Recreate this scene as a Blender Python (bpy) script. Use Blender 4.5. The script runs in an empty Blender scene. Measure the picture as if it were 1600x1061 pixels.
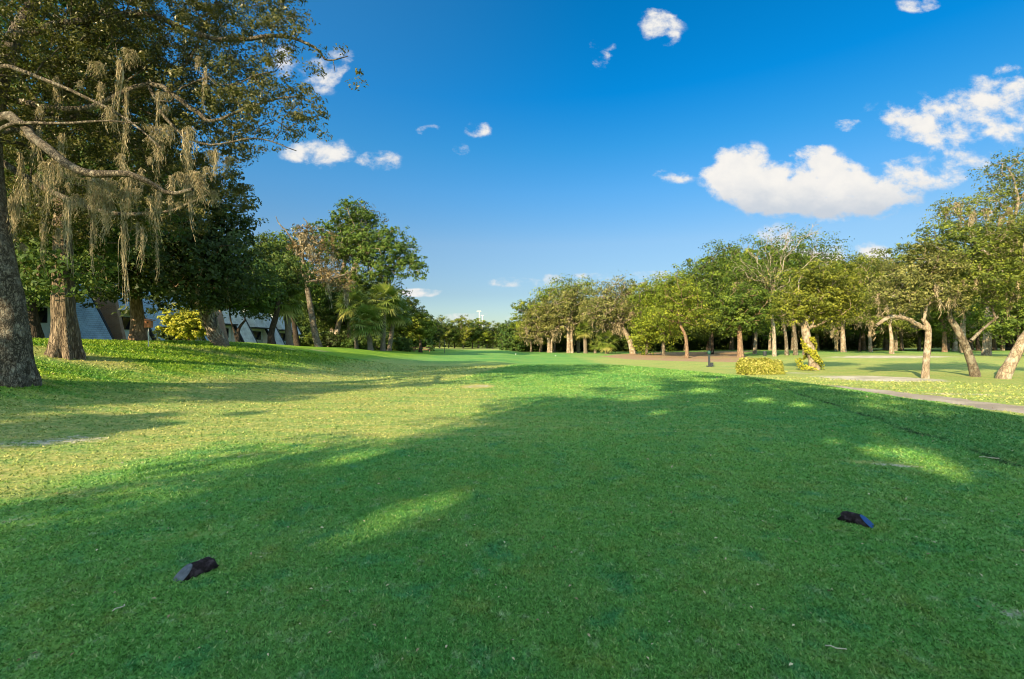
import bpy, math, random
import numpy as np
from mathutils import Vector
R = math.radians
F = 755.0; HZ = 536.0; CAMH = 1.6          # photo focal length in photo pixels, horizon row, eye height
rng = np.random.default_rng(7)
random.seed(7)
scene = bpy.context.scene
col = scene.collection

# ------------------------------------------------------------------ terrain
TEE = np.array([(-7,-14),(-5.6,3),(-5.0,9),(-4.3,13.6),(-2.6,23),(-0.9,33),(2,38),(7,36.5),(8.9,31),(10.8,24),(11.4,18),(10.7,10),(9.8,-14)], float)
def sstep(t):
    t = np.clip(t, 0, 1); return t*t*(3-2*t)
def poly_sd(x, y, P):
    x = np.asarray(x, float); y = np.asarray(y, float)
    d = np.full(x.shape, 1e9); ins = np.zeros(x.shape, bool)
    n = len(P)
    for i in range(n):
        ax, ay = P[i]; bx, by = P[(i+1) % n]
        ex, ey = bx-ax, by-ay
        t = np.clip(((x-ax)*ex+(y-ay)*ey)/(ex*ex+ey*ey), 0, 1)
        d = np.minimum(d, np.hypot(x-ax-t*ex, y-ay-t*ey))
        c = ((ay > y) != (by > y))
        xi = ax+(y-ay)*ex/(ey if abs(ey) > 1e-9 else 1e-9)
        ins ^= (c & (x < xi))
    return np.where(ins, -d, d)
BY = [-60, 20, 35, 50, 60, 75, 100, 200]; BZ = [1.8, 1.85, 1.75, 1.30, .80, .35, -.1, -.1]
def H(x, y):
    x = np.asarray(x, float); y = np.asarray(y, float)
    sd = poly_sd(x, y, TEE)
    D = .12 + .45*sstep((x+2)/5)
    z = -D*sstep(sd/(4.5-1.4*sstep((x-4)/3)))
    z = z - .12*sstep((y-36)/22)*(1-sstep((x+3)/8))*(.9)
    B = np.interp(y, BY, BZ)
    z = z + (B+.3*sstep((y-40)/40))*sstep((-x-5.5)/14) + .016*np.clip(-x-20, 0, 40)
    z = z + .5*sstep((x-26)/30)*sstep((y-30)/30)
    z = z + (.05*np.sin(x*.21+1)*np.cos(y*.17)+.03*np.sin(x*.5+y*.33))*sstep(sd/6)
    return z
def W(px, py, Y):
    return np.array([(px-800)/F*Y, Y, CAMH+(HZ-py)/F*Y])
def G(px, Y):
    x = (px-800)/F*Y
    return np.array([x, Y, float(H(x, Y))])

# ------------------------------------------------------------------ helpers
def tag(o, label=None, cat=None, group=None, kind=None):
    if label: o['label'] = label
    if cat: o['category'] = cat
    if group: o['group'] = group
    if kind: o['kind'] = kind
    return o
def empty(name, loc, rz=0):
    o = bpy.data.objects.new(name, None); col.objects.link(o)
    o.empty_display_size = .3; o.location = loc; o.rotation_euler = (0, 0, rz)
    return o
def mesh_np(name, V, Fq, mat, parent=None, tint=None, attrs=None, smooth=False, origin=None):
    """V (n,3); Fq (m,k) uniform faces, or list of arrays"""
    V = np.asarray(V, np.float32)
    if origin is not None: V = V-np.asarray(origin, np.float32)
    if not isinstance(Fq, (list, tuple)): Fq = [Fq]
    Fq = [np.asarray(f, np.int32) for f in Fq if len(f)]
    me = bpy.data.meshes.new(name)
    tot = np.concatenate([np.full(len(f), f.shape[1], np.int32) for f in Fq])
    idx = np.concatenate([f.ravel() for f in Fq])
    st = np.concatenate([[0], np.cumsum(tot)[:-1]]).astype(np.int32)
    me.vertices.add(len(V)); me.vertices.foreach_set('co', V.ravel())
    me.loops.add(len(idx)); me.loops.foreach_set('vertex_index', idx)
    me.polygons.add(len(tot)); me.polygons.foreach_set('loop_start', st)
    me.update(calc_edges=True)
    if smooth: me.polygons.foreach_set('use_smooth', np.ones(len(tot), bool))
    if tint is not None:
        a = me.attributes.new('tint', 'FLOAT', 'FACE'); a.data.foreach_set('value', np.asarray(tint, np.float32))
    if attrs:
        for k, v in attrs.items():
            a = me.attributes.new(k, 'FLOAT', 'POINT'); a.data.foreach_set('value', np.asarray(v, np.float32))
    me.materials.append(mat)
    o = bpy.data.objects.new(name, me); col.objects.link(o)
    if parent is not None: o.parent = parent
    return o

class MB:
    def __init__(s): s.V = []; s.F = []; s.n = 0
    def add(s, V, Fs):
        V = np.asarray(V, float); s.V.append(V)
        for f in Fs: s.F.append([i+s.n for i in f])
        s.n += len(V)
    def box(s, c, size, rz=0, tilt=None):
        x, y, z = [v/2 for v in size]
        P = np.array([(-x,-y,-z),(x,-y,-z),(x,y,-z),(-x,y,-z),(-x,-y,z),(x,-y,z),(x,y,z),(-x,y,z)])
        if tilt is not None: P = P@tilt.T
        cs, sn = math.cos(rz), math.sin(rz)
        P = P@np.array([[cs, sn, 0], [-sn, cs, 0], [0, 0, 1]])
        s.add(P+np.array(c), [(0,3,2,1),(4,5,6,7),(0,1,5,4),(1,2,6,5),(2,3,7,6),(3,0,4,7)])
    def prism(s, poly, y0, y1):
        """polygon in x,z (counter-clockwise) extruded along y"""
        n = len(poly)
        P = [(a, y0, b) for a, b in poly]+[(a, y1, b) for a, b in poly]
        s.add(P, [tuple(range(n)), tuple(range(2*n-1, n-1, -1))]+[(i, i+n, (i+1) % n+n, (i+1) % n) for i in range(n)])
    def tube(s, pts, rad, k=8, cap=True):
        V, Fs = tube_np(pts, rad, k, cap); s.add(V, Fs)
    def build(s, name, mat, parent=None, bevel=0, smooth=False, origin=None):
        V = np.concatenate(s.V)
        if origin is not None: V = V-np.array(origin)
        me = bpy.data.meshes.new(name); me.from_pydata(V.tolist(), [], s.F); me.update()
        if smooth: me.polygons.foreach_set('use_smooth', np.ones(len(me.polygons), bool))
        me.materials.append(mat)
        o = bpy.data.objects.new(name, me); col.objects.link(o)
        if parent is not None: o.parent = parent
        if bevel:
            b = o.modifiers.new('bevel', 'BEVEL'); b.width = bevel; b.segments = 2; b.limit_method = 'ANGLE'
        return o
def frames(pts):
    pts = np.asarray(pts, float); n = len(pts)
    T = np.gradient(pts, axis=0); T /= np.linalg.norm(T, axis=1)[:, None]+1e-9
    U = np.zeros_like(T); a = np.array([1, 0, 0]) if abs(T[0][0]) < .8 else np.array([0, 1, 0])
    u = a-T[0]*a.dot(T[0]); u /= np.linalg.norm(u); U[0] = u
    for i in range(1, n):
        u = U[i-1]-T[i]*U[i-1].dot(T[i]); U[i] = u/(np.linalg.norm(u)+1e-9)
    return T, U, np.cross(T, U)
def tube_np(pts, rad, k=8, cap=True):
    pts = np.asarray(pts, float); n = len(pts)
    T, U, B = frames(pts)
    a = np.arange(k)*2*math.pi/k
    rad = np.asarray(rad, float)
    V = pts[:, None, :]+rad[:, None, None]*(np.cos(a)[None, :, None]*U[:, None, :]+np.sin(a)[None, :, None]*B[:, None, :])
    V = V.reshape(-1, 3); Fs = []
    for i in range(n-1):
        for j in range(k):
            j2 = (j+1) % k
            Fs.append((i*k+j, i*k+j2, (i+1)*k+j2, (i+1)*k+j))
    if cap: Fs.append(tuple(range(k-1, -1, -1))); Fs.append(tuple((n-1)*k+j for j in range(k)))
    return V, Fs
def resample(pts, n):
    """Catmull-Rom through the points (columns may include radius)"""
    P = np.asarray(pts, float); m = len(P)
    Q = np.vstack([2*P[0]-P[1], P, 2*P[-1]-P[-2]])
    out = []
    for t in np.linspace(0, m-1-1e-6, n):
        i = int(t); u = t-i; p0, p1, p2, p3 = Q[i:i+4]
        out.append(.5*((2*p1)+(-p0+p2)*u+(2*p0-5*p1+4*p2-p3)*u*u+(-p0+3*p1-3*p2+p3)*u**3))
    return np.array(out)

# ------------------------------------------------------------------ materials
def mat_new(name):
    m = bpy.data.materials.new(name); m.use_nodes = True
    nt = m.node_tree; nt.nodes.clear()
    return m, nt
class N:
    def __init__(s, nt): s.nt = nt
    def node(s, t, **k):
        n = s.nt.nodes.new(t)
        for a, b in k.items(): setattr(n, a, b)
        return n
    def link(s, a, b): s.nt.links.new(a, b)
    def setin(s, n, i, v):
        if v is None: return
        if isinstance(v, bpy.types.NodeSocket): s.link(v, n.inputs[i])
        else: n.inputs[i].default_value = v
    def math(s, op, a, b=None, c=None, clamp=False):
        n = s.node('ShaderNodeMath', operation=op, use_clamp=clamp)
        s.setin(n, 0, a); s.setin(n, 1, b); s.setin(n, 2, c); return n.outputs[0]
    def mix(s, f, a, b, mode='MIX'):
        n = s.node('ShaderNodeMix', data_type='RGBA', blend_type=mode)
        s.setin(n, 0, f)
        for i, v in ((6, a), (7, b)):
            if isinstance(v, tuple) and len(v) == 3: v = (*v, 1)
            s.setin(n, i, v)
        return n.outputs[2]
    def noise(s, scale, detail=3, rough=.55, vec=None, out=0, dist=0, dims='3D'):
        n = s.node('ShaderNodeTexNoise', noise_dimensions=dims)
        n.inputs['Scale'].default_value = scale; n.inputs['Detail'].default_value = detail
        n.inputs['Roughness'].default_value = rough; n.inputs['Distortion'].default_value = dist
        if vec is not None: s.link(vec, n.inputs['Vector'])
        return n.outputs[out]
    def mapr(s, v, a, b, c=0, d=1, smooth=False):
        n = s.node('ShaderNodeMapRange')
        if smooth: n.interpolation_type = 'SMOOTHSTEP'
        s.setin(n, 0, v); s.setin(n, 1, a); s.setin(n, 2, b); s.setin(n, 3, c); s.setin(n, 4, d); return n.outputs[0]
    def attr(s, name):
        n = s.node('ShaderNodeAttribute', attribute_name=name); return n.outputs['Fac']
    def scalevec(s, v, sc):
        n = s.node('ShaderNodeVectorMath', operation='MULTIPLY'); s.link(v, n.inputs[0]); n.inputs[1].default_value = sc; return n.outputs[0]

def leaf_mat(name, dark, base, light, trans=.35, rough=.55):
    m, nt = mat_new(name); n = N(nt)
    t = n.attr('tint')
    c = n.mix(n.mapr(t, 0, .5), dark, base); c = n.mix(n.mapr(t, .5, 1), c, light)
    oi = n.node('ShaderNodeObjectInfo')
    c = n.mix(n.mapr(oi.outputs['Random'], 0, 1, 0, .2), c, (.17, .16, .03))
    p = n.node('ShaderNodeBsdfPrincipled'); n.link(c, p.inputs['Base Color'])
    p.inputs['Roughness'].default_value = rough; p.inputs['Specular IOR Level'].default_value = .25
    tr = n.node('ShaderNodeBsdfTranslucent'); n.link(n.mix(.4, c, (.3, .36, .05), 'MIX'), tr.inputs['Color'])
    mx = n.node('ShaderNodeMixShader'); mx.inputs[0].default_value = trans*.6
    n.link(p.outputs[0], mx.inputs[1]); n.link(tr.outputs[0], mx.inputs[2])
    o = n.node('ShaderNodeOutputMaterial'); n.link(mx.outputs[0], o.inputs[0])
    return m
def bark_mat(name, c1, c2, scale=6, zs=.25, bump=.6, lichen=None, dist=.04):
    m, nt = mat_new(name); n = N(nt)
    tc = n.node('ShaderNodeTexCoord').outputs['Object']
    v = n.scalevec(tc, (1, 1, zs))
    a = n.noise(scale, 5, .65, v); b = n.noise(scale*.35, 3, .5, tc)
    vo = n.node('ShaderNodeTexVoronoi', feature='DISTANCE_TO_EDGE'); vo.inputs['Scale'].default_value = scale*1.3
    dn = n.node('ShaderNodeVectorMath', operation='MULTIPLY_ADD')
    n.link(n.noise(scale*1.1, 3, .5, v, out=1), dn.inputs[0]); dn.inputs[1].default_value = (.22, .22, .22); n.link(v, dn.inputs[2])
    n.link(dn.outputs[0], vo.inputs['Vector'])
    e = n.mapr(vo.outputs[0], 0, .16)
    c = n.mix(n.mapr(a, .3, .7), c1, c2)
    c = n.mix(n.mapr(e, 0, 1, .65, 0), c, tuple(x*.35 for x in c1))
    if lichen: c = n.mix(n.mapr(b, .5, .66, 0, .8), c, lichen)
    hgt = n.math('ADD', n.math('MULTIPLY', a, .5), e)
    bp = n.node('ShaderNodeBump'); bp.inputs['Strength'].default_value = bump; bp.inputs['Distance'].default_value = dist
    n.link(hgt, bp.inputs['Height'])
    p = n.node('ShaderNodeBsdfPrincipled'); n.link(c, p.inputs['Base Color']); n.link(bp.outputs[0], p.inputs['Normal'])
    p.inputs['Roughness'].default_value = .9; p.inputs['Specular IOR Level'].default_value = .2
    o = n.node('ShaderNodeOutputMaterial'); n.link(p.outputs[0], o.inputs[0])
    return m
def plain_mat(name, c, rough=.7, var=.25, scale=8, bump=.1, spec=.4, metallic=0):
    m, nt = mat_new(name); n = N(nt)
    tc = n.node('ShaderNodeTexCoord').outputs['Object']
    a = n.noise(scale, 4, .6, tc)
    k = n.mix(n.mapr(a, .3, .7), tuple(x*(1-var) for x in c), tuple(min(1, x*(1+var)) for x in c))
    bp = n.node('ShaderNodeBump'); bp.inputs['Strength'].default_value = bump; bp.inputs['Distance'].default_value = .02
    n.link(a, bp.inputs['Height'])
    p = n.node('ShaderNodeBsdfPrincipled'); n.link(k, p.inputs['Base Color']); n.link(bp.outputs[0], p.inputs['Normal'])
    p.inputs['Roughness'].default_value = rough; p.inputs['Specular IOR Level'].default_value = spec; p.inputs['Metallic'].default_value = metallic
    o = n.node('ShaderNodeOutputMaterial'); n.link(p.outputs[0], o.inputs[0])
    return m
M = {}
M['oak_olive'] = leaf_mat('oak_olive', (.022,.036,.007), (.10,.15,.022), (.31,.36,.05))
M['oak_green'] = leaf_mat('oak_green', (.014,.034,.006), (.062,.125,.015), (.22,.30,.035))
M['oak_yellow'] = leaf_mat('oak_yellow', (.03,.055,.007), (.14,.22,.018), (.38,.43,.04), .4)
M['oak_gold'] = leaf_mat('oak_gold', (.03,.05,.007), (.14,.185,.02), (.37,.39,.045), .4)
M['oak_grey'] = leaf_mat('oak_grey', (.03,.04,.012), (.13,.15,.04), (.37,.36,.12), .25)
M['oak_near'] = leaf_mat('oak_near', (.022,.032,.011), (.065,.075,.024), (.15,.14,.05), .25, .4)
M['dark'] = leaf_mat('dark_leaf', (.010,.026,.008), (.022,.052,.013), (.06,.105,.02), .25)  # dark green that also holds the shade lying on the left crowns
M['mid'] = leaf_mat('mid_leaf', (.02,.055,.012), (.05,.11,.02), (.13,.19,.035), .35)
M['pine'] = leaf_mat('pine_needles', (.03,.07,.012), (.07,.15,.02), (.17,.24,.04), .3)
M['dead'] = leaf_mat('dead_leaf', (.09,.06,.03), (.22,.16,.085), (.42,.32,.2), .2)
M['palm'] = leaf_mat('palm_leaf', (.045,.09,.015), (.13,.21,.035), (.38,.38,.12), .35, .35)
M['hedge'] = leaf_mat('hedge_leaf', (.10,.15,.015), (.38,.40,.06), (.68,.62,.22), .35)
M['shrub'] = leaf_mat('shrub_leaf', (.16,.19,.015), (.36,.38,.03), (.50,.46,.06), .4)
M['moss'] = leaf_mat('moss_strand', (.20,.165,.11), (.38,.32,.22), (.60,.51,.37), .3, .9)
M['bark_oak'] = bark_mat('bark_oak', (.105,.085,.062), (.27,.225,.17), 9, .35, .9, (.33,.31,.25))
M['bark_hero'] = bark_mat('bark_hero', (.08,.068,.052), (.25,.215,.165), 13, .42, 1.0, (.30,.28,.23), .05)
M['bark_pale'] = bark_mat('bark_pale', (.20,.155,.11), (.42,.34,.25), 6, .3, .6, (.45,.42,.36))
M['bark_bare'] = bark_mat('bark_bare', (.25,.22,.18), (.50,.45,.37), 5, .3, .4)
M['bark_red'] = bark_mat('bark_red', (.17,.11,.072), (.37,.265,.18), 6, .25, .6)
M['bark_cyp'] = bark_mat('bark_cyp', (.14,.105,.075), (.33,.265,.19), 11, .10, 1.0, None, .06)
M['bark_dark'] = bark_mat('bark_dark', (.035,.028,.022), (.09,.07,.055), 6, .25, .6)
M['bark_palm'] = bark_mat('bark_palm', (.14,.115,.09), (.38,.33,.27), 12, 1.4, .7)

# grass colour shared by the ground and by the blades
def grass_color(n, blade=False):
    pos = n.node('ShaderNodeNewGeometry').outputs['Position']
    big = n.noise(.16, 3, .55, pos); med = n.noise(.9, 4, .6, pos); fine = n.noise(9, 4, .7, pos)
    str_ = n.noise(1.0, 4, .6, n.scalevec(pos, (.55, 2.2, 1)))
    GR = .9
    c = n.mix(n.mapr(big, .35, .65), (.10,.31,.072), (.205,.39,.08))
    c = n.mix(n.mapr(med, .45, .75, 0, .6), c, (.24,.40,.11))
    patch = n.noise(2.3, 5, .65, pos)
    c = n.mix(n.mapr(patch, .54, .70, 0, .5), c, (.27,.30,.06))
    c = n.mix(n.mapr(patch, .46, .32, 0, .6), c, (.045,.27,.12))
    c = n.mix(n.mapr(n.noise(5.5, 6, .75, pos), .575, .70, 0, .62), c, (.50,.55,.36))
    c = n.mix(n.mapr(fine, .56, .74, 0, .5), c, (.34,.38,.17))
    c = n.mix(n.mapr(fine, .42, .28, 0, .6), c, (.04,.12,.03))
    lush = n.attr('lush'); dry = n.attr('dry'); sand = n.attr('sand'); mul = n.attr('mulch'); path = n.attr('path'); rough = n.attr('rough')
    lc = n.mix(n.mapr(str_, .38, .62), (.10,.25,.012), (.32,.43,.022))
    lc = n.mix(n.mapr(fine, .5, .3, 0, .5), lc, (.04,.11,.008))
    c = n.mix(lush, c, lc)
    rc = n.mix(n.mapr(fine, .35, .65), (.055,.165,.05), (.15,.28,.085))
    rc = n.mix(n.mapr(rough, .6, 1.0), rc, (.05,.11,.04))
    c = n.mix(rough, c, rc)
    dryn = n.math('ADD', dry, n.math('MULTIPLY', n.math('SUBTRACT', n.math('ADD', n.math('MULTIPLY', str_, .5), n.math('MULTIPLY', fine, .5)), .5), 1.5))
    dm = n.mapr(dryn, .35, .8); dm = n.math('MULTIPLY', dm, n.mapr(dry, 0.02, .25))
    c = n.mix(dm, c, n.mix(n.mapr(fine, .35, .65), (.35,.34,.095), (.55,.51,.19)))
    sn = n.math('ADD', sand, n.math('MULTIPLY', n.math('SUBTRACT', fine, .5), 1.3))
    sn2 = n.math('ADD', sn, n.math('MULTIPLY', n.math('SUBTRACT', med, .5), 1.0))
    sm = n.math('MULTIPLY', n.mapr(sn2, .4, .65), n.mapr(sand, 0.02, .2))
    c = n.mix(sm, c, n.mix(n.mapr(med, .4, .6), (.45,.40,.32), (.64,.58,.49)))
    mn = n.math('MULTIPLY', n.mapr(n.math('ADD', mul, n.math('MULTIPLY', n.math('SUBTRACT', med, .5), .8)), .35, .6), n.mapr(mul, .02, .2))
    c = n.mix(mn, c, n.mix(n.mapr(fine, .35, .65), (.26,.15,.09), (.54,.36,.25)))
    pm = n.mapr(n.math('ADD', path, n.math('MULTIPLY', n.math('SUBTRACT', fine, .5), .35)), .42, .58)
    pm = n.math('MULTIPLY', pm, n.mapr(path, .02, .1))
    c = n.mix(pm, c, n.mix(n.mapr(med, .35, .65), (.33,.28,.235), (.50,.43,.37)))
    return c, fine, pos, (dm, sm, pm)
m, nt = mat_new('grass_ground'); n = N(nt)
c, fine, pos, _ = grass_color(n)
vf = n.noise(38, 4, .75, pos); vf2 = n.noise(120, 2, .7, pos)
c = n.mix(n.mapr(vf, .36, .64, .5, 0), c, n.mix(1, c, (.35,.42,.4), 'MULTIPLY'))
hh = n.math('ADD', n.math('MULTIPLY', vf, .6), n.math('MULTIPLY', fine, 1.2))
bp = n.node('ShaderNodeBump'); bp.inputs['Strength'].default_value = .8; bp.inputs['Distance'].default_value = .045
n.link(hh, bp.inputs['Height'])
p = n.node('ShaderNodeBsdfPrincipled'); n.link(c, p.inputs['Base Color']); n.link(bp.outputs[0], p.inputs['Normal'])
p.inputs['Roughness'].default_value = .9; p.inputs['Specular IOR Level'].default_value = .12
o = n.node('ShaderNodeOutputMaterial'); n.link(p.outputs[0], o.inputs[0]); M['ground'] = m
m, nt = mat_new('grass_blade'); n = N(nt)
c, fine, pos, _ = grass_color(n)
t = n.attr('tint')
c = n.mix(1, c, n.mix(t, (.45,.55,.45), (1.45,1.38,1.35)), 'MULTIPLY')
c = n.mix(n.mapr(t, .93, .99, 0, .4), c, (.50,.46,.24))
p = n.node('ShaderNodeBsdfPrincipled'); n.link(c, p.inputs['Base Color'])
p.inputs['Roughness'].default_value = .55; p.inputs['Specular IOR Level'].default_value = .3
tr = n.node('ShaderNodeBsdfTranslucent'); n.link(c, tr.inputs['Color'])
mx = n.node('ShaderNodeMixShader'); mx.inputs[0].default_value = .3
n.link(p.outputs[0], mx.inputs[1]); n.link(tr.outputs[0], mx.inputs[2])
o = n.node('ShaderNodeOutputMaterial'); n.link(mx.outputs[0], o.inputs[0]); M['blade'] = m

# ------------------------------------------------------------------ ground zones (world coordinates)
def gpx(px, py):
    """point of the terrain seen at a photo pixel"""
    Y = 2.0
    while Y < 400:
        x = (px-800)/F*Y; z = CAMH+(HZ-py)/F*Y
        if float(H(x, Y)) >= z: return x, Y
        Y *= 1.01
    return x, Y
def ell(x, y, px, py, rx, ry, rot=0, soft=1.6):
    cx, cy = gpx(px, py)
    dx, dy = x-cx, y-cy
    c, s = math.cos(rot), math.sin(rot)
    u = (dx*c+dy*s)/rx; v = (-dx*s+dy*c)/ry
    return np.clip((1-np.hypot(u, v))*soft, 0, 1)
def zones(x, y):
    x = np.asarray(x, float); y = np.asarray(y, float)
    wob = .25*np.sin(x*1.7+y*.9)+.2*np.sin(y*2.3-x*.6)
    sd = poly_sd(x, y, TEE)
    lush = .85*sstep((-x-8.0+wob)/5.0)*(1-sstep((y-60)/60)*.4)
    lush = lush*(1-.6*ell(x, y, 60, 556, 5, 1.6)-.0)
    lush = np.clip(lush, 0, .95)
    sl = (x+4.6-(y-12)*.17)
    dry = .62*sstep((1.6-sl)/1.5)*(1-.75*sstep((-x-9)/4))*(1-sstep((y-35)/25))
    dry = np.maximum(dry, (.36+.26*sstep((1.5-x)/4))*sstep((12-x)/9)*(sd < 1.6)*sstep((y-5)/4)*(1-.35*sstep((y-14)/10)))
    dry = np.maximum(dry, .5*np.exp(-((sd-.5)/.55)**2)*sstep((y-12)/4)*sstep((8-x)/5))
    dry = np.maximum(dry, .7*ell(x, y, 100, 556, 4.5, 2.0))
    dry = np.maximum(dry, .6*ell(x, y, 340, 552, 9, 2.2, -.1, 1.1))
    dry = np.maximum(dry, .55*ell(x, y, 150, 650, 4, 1.1, .3, 1))
    dry = np.maximum(dry, .5*ell(x, y, 160, 765, 3.0, .8, .45, 1))
    dry = np.maximum(dry, .5*ell(x, y, 350, 715, 2.2, .8, .5, 1))
    dry = np.maximum(dry, 1.0*ell(x, y, 745, 604, .95, 1.3, 0, 2))
    dry = np.maximum(dry, .5*ell(x, y, 700, 640, 3, 2, .4))
    dry = np.maximum(dry, .55*ell(x, y, 1380, 726, .8, .28, -.4))
    dry = np.maximum(dry, .4*ell(x, y, 300, 835, .7, .3, .4))
    dry = np.maximum(dry, .45*ell(x, y, 960, 640, 2.2, .5, .5))
    dry = np.maximum(dry, .62*sstep((sd-.8)/4)*sstep((x-6)/5)*(1-.35*sstep((y-60)/30)))
    dry = np.maximum(dry, .6*sstep((y-105)/25))
    for q in [(1445,594,.9,.9),(1524,590,1.2,1.1),(1566,594,1.3,1.2),(1272,582,1.3,1.0),(22,592,1.5,1.0),(103,551,1.6,1.2),(346,542,1.0,.9),(453,546,1.2,1.5),(499,548,1.5,2)]: dry = np.maximum(dry, .8*ell(x, y, *q, 0, 1.2))
    sand = .5*ell(x, y, 60, 690, 2.6, .8, .4, 1)
    sand = np.maximum(sand, .42*ell(x, y, 140, 800, 2.4, .4, .35, 1))
    sand = np.maximum(sand, .42*ell(x, y, 340, 718, 1.3, .45, .5, 1))
    sand = np.maximum(sand, .55*ell(x, y, 1575, 955, .2, .10, -.6))
    sand = np.maximum(sand, .5*ell(x, y, 1590, 975, .16, .05, -.6))
    sand = np.maximum(sand, .42*ell(x, y, 1395, 728, .5, .15, -.4))
    sand = np.maximum(sand, .5*ell(x, y, 745, 604, .8, 1.0))
    sand = np.maximum(sand, 1.0*ell(x, y, 1372, 591, 4.6, 4.2, 0))
    sand = np.maximum(sand, .9*ell(x, y, 1395, 557, 10, 8, 0))
    sand = np.maximum(sand, .4*ell(x, y, 1130, 572, 4, 4, 0, 1))
    sand = np.maximum(sand, .6*ell(x, y, 1490, 616, 2.6, .6, 0))
    sand = np.maximum(sand, .5*ell(x, y, 1240, 583, 2.4, 2.4, 0))
    m1 = .6*np.clip((poly_sd(x, y, [(14,62),(17,56),(24,53),(31,54),(35,66),(44,88),(60,110),(30,108),(20,96),(12,80)])*-.35), 0, 1)
    mulch = m1
    pd = np.abs(x-16.2-.25*np.sin(y*.2)-.4*sstep((y-24)/20)*(y-24)*.2)
    path = sstep((1.0+.12*np.sin(y*2.1)+.08*np.sin(y*5.3)-pd)/.5)*(1-sstep((y-20)/9))
    ed = x-.268*y-4.94+.05*np.sin(y*3)
    rough = sstep(ed/.15)*(1-sstep((x-10.9)/.7))*(y < 32)
    rough = np.maximum(rough*.42*(.7+.3*np.sin(x*1.3+y*.8)), (.85+.25*np.sin(y*3.1))*np.exp(-((ed+.05*np.sin(y*2.3)+.03*np.sin(y*9))/.10)**2)*(y > 0)*(y < 24))
    return dict(lush=lush, dry=dry*(1-.9*np.clip(rough, 0, 1)), sand=sand, mulch=mulch, path=path, rough=np.clip(rough, 0, 1))
def axis(parts):
    out = []
    for a, b, s in parts: out += list(np.arange(a, b, s))
    return np.array(out)
ax = axis([(-1500,-300,120),(-300,-100,8),(-100,-50,1.5),(-50,-18,.5),(-18,-8,.25),(-8,8,.11),(8,20,.2),(20,60,.6),(60,120,1.5),(120,300,8),(300,1501,120)])
ay = axis([(-300,-60,20),(-60,1,1.5),(1,9,.1),(9,24,.2),(24,50,.4),(50,110,.8),(110,220,3),(220,500,20),(500,4001,250)])
XX, YY = np.meshgrid(ax, ay); xf, yf = XX.ravel(), YY.ravel()
zf = H(xf, yf)
nx, ny = len(ax), len(ay)
i = (np.arange(ny-1)[:, None]*nx+np.arange(nx-1)[None, :]).ravel()
gr = mesh_np('ground', np.stack([xf, yf, zf], 1), np.stack([i, i+1, i+1+nx, i+nx], 1), M['ground'], attrs=zones(xf, yf), smooth=True)
tag(gr, 'mown grass ground with a raised tee and a bank on the left', 'ground', kind='structure')

# ------------------------------------------------------------------ grass blades, denser near the tee
def blades(nb):
    u = rng.random(nb)
    r = 1.7*(36/1.7)**(u**.92); a = (rng.random(nb)-.5)*R(112)
    x = r*np.sin(a); y = r*np.cos(a)
    Z = zones(x, y)
    ban = np.maximum(np.maximum(Z['sand']*1.2, Z['path']*1.5), np.maximum(Z['dry']*1.35-.1, 0))
    k = rng.random(nb) > ban
    x, y, r = x[k], y[k], r[k]; Z = {q: v[k] for q, v in Z.items()}
    nb = len(x)
    z = H(x, y)
    s = .0042+.0011*r
    h = (.0095+.0013*r)*(1+.7*Z['lush']+.25*Z['rough'])*(.6+.8*rng.random(nb))
    clump = .5+.5*np.sin(x*23+np.sin(y*17)*2)*np.sin(y*21+np.sin(x*13)*2)
    h *= .75+.5*clump
    th = rng.random(nb)*2*np.pi; le = h*(.5+.9*rng.random(nb)); ph = rng.random(nb)*2*np.pi
    w = s*(.6+.7*rng.random(nb))
    c, sn = np.cos(th)*w, np.sin(th)*w
    P0 = np.stack([x-c, y-sn, z-.003], 1); P1 = np.stack([x+c, y+sn, z-.003], 1)
    P2 = np.stack([x+le*np.cos(ph), y+le*np.sin(ph), z+h], 1)
    V = np.stack([P0, P1, P2], 1).reshape(-1, 3)
    Fq = np.arange(nb*3).reshape(-1, 3)
    t = np.clip(.5+.29*rng.standard_normal(nb)+.0*clump, 0, 1)
    o = mesh_np('grass', V, Fq, M['blade'], tint=t, attrs={q: np.repeat(v, 3) for q, v in Z.items()})
    tag(o, 'short mown grass blades covering the tee and the banks around it', 'grass', kind='stuff')
blades(620000)

# ------------------------------------------------------------------ trees
def leaf_quads(C, Nn, size, asp=.5):
    """diamond leaves at centres C with normals Nn"""
    n_ = len(C)
    Rv = rng.standard_normal((n_, 3))
    T = np.cross(Nn, Rv); T /= np.linalg.norm(T, axis=1)[:, None]+1e-9
    B = np.cross(Nn, T); B /= np.linalg.norm(B, axis=1)[:, None]+1e-9
    L = (size*(.6+.8*rng.random(n_)))[:, None]
    droop = Nn*L*.18
    V = np.stack([C-T*L*.5-droop, C-B*L*asp*.5, C+T*L*.5-droop, C+B*L*asp*.5], 1).reshape(-1, 3)
    return V, np.arange(n_*4).reshape(-1, 4)
def blob_points(blobs, npts, shell=.55):
    """blobs: (x,y,z,rx,ry,rz)"""
    B = np.array(blobs, float); vol = (B[:, 3]*B[:, 4]*B[:, 5])**(.75)
    idx = rng.choice(len(B), npts*3, p=vol/vol.sum())
    d = rng.standard_normal((len(idx), 3)); d /= np.linalg.norm(d, axis=1)[:, None]
    rr = rng.random(len(idx))**(1/3.0); rr = rr*(1-shell)+shell*(.75+.25*rng.random(len(idx)))
    P = B[idx, :3]+d*rr[:, None]*B[idx, 3:]
    keep = []; r2 = (np.cbrt((B[:, 3]*B[:, 4]*B[:, 5]).sum()/npts)*.85)**2
    A = np.empty((0, 3))
    for q in P:
        if len(A) == 0 or ((A-q)**2).sum(1).min() > r2:
            A = np.vstack([A, q])
            if len(A) >= npts: break
    return A
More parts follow.
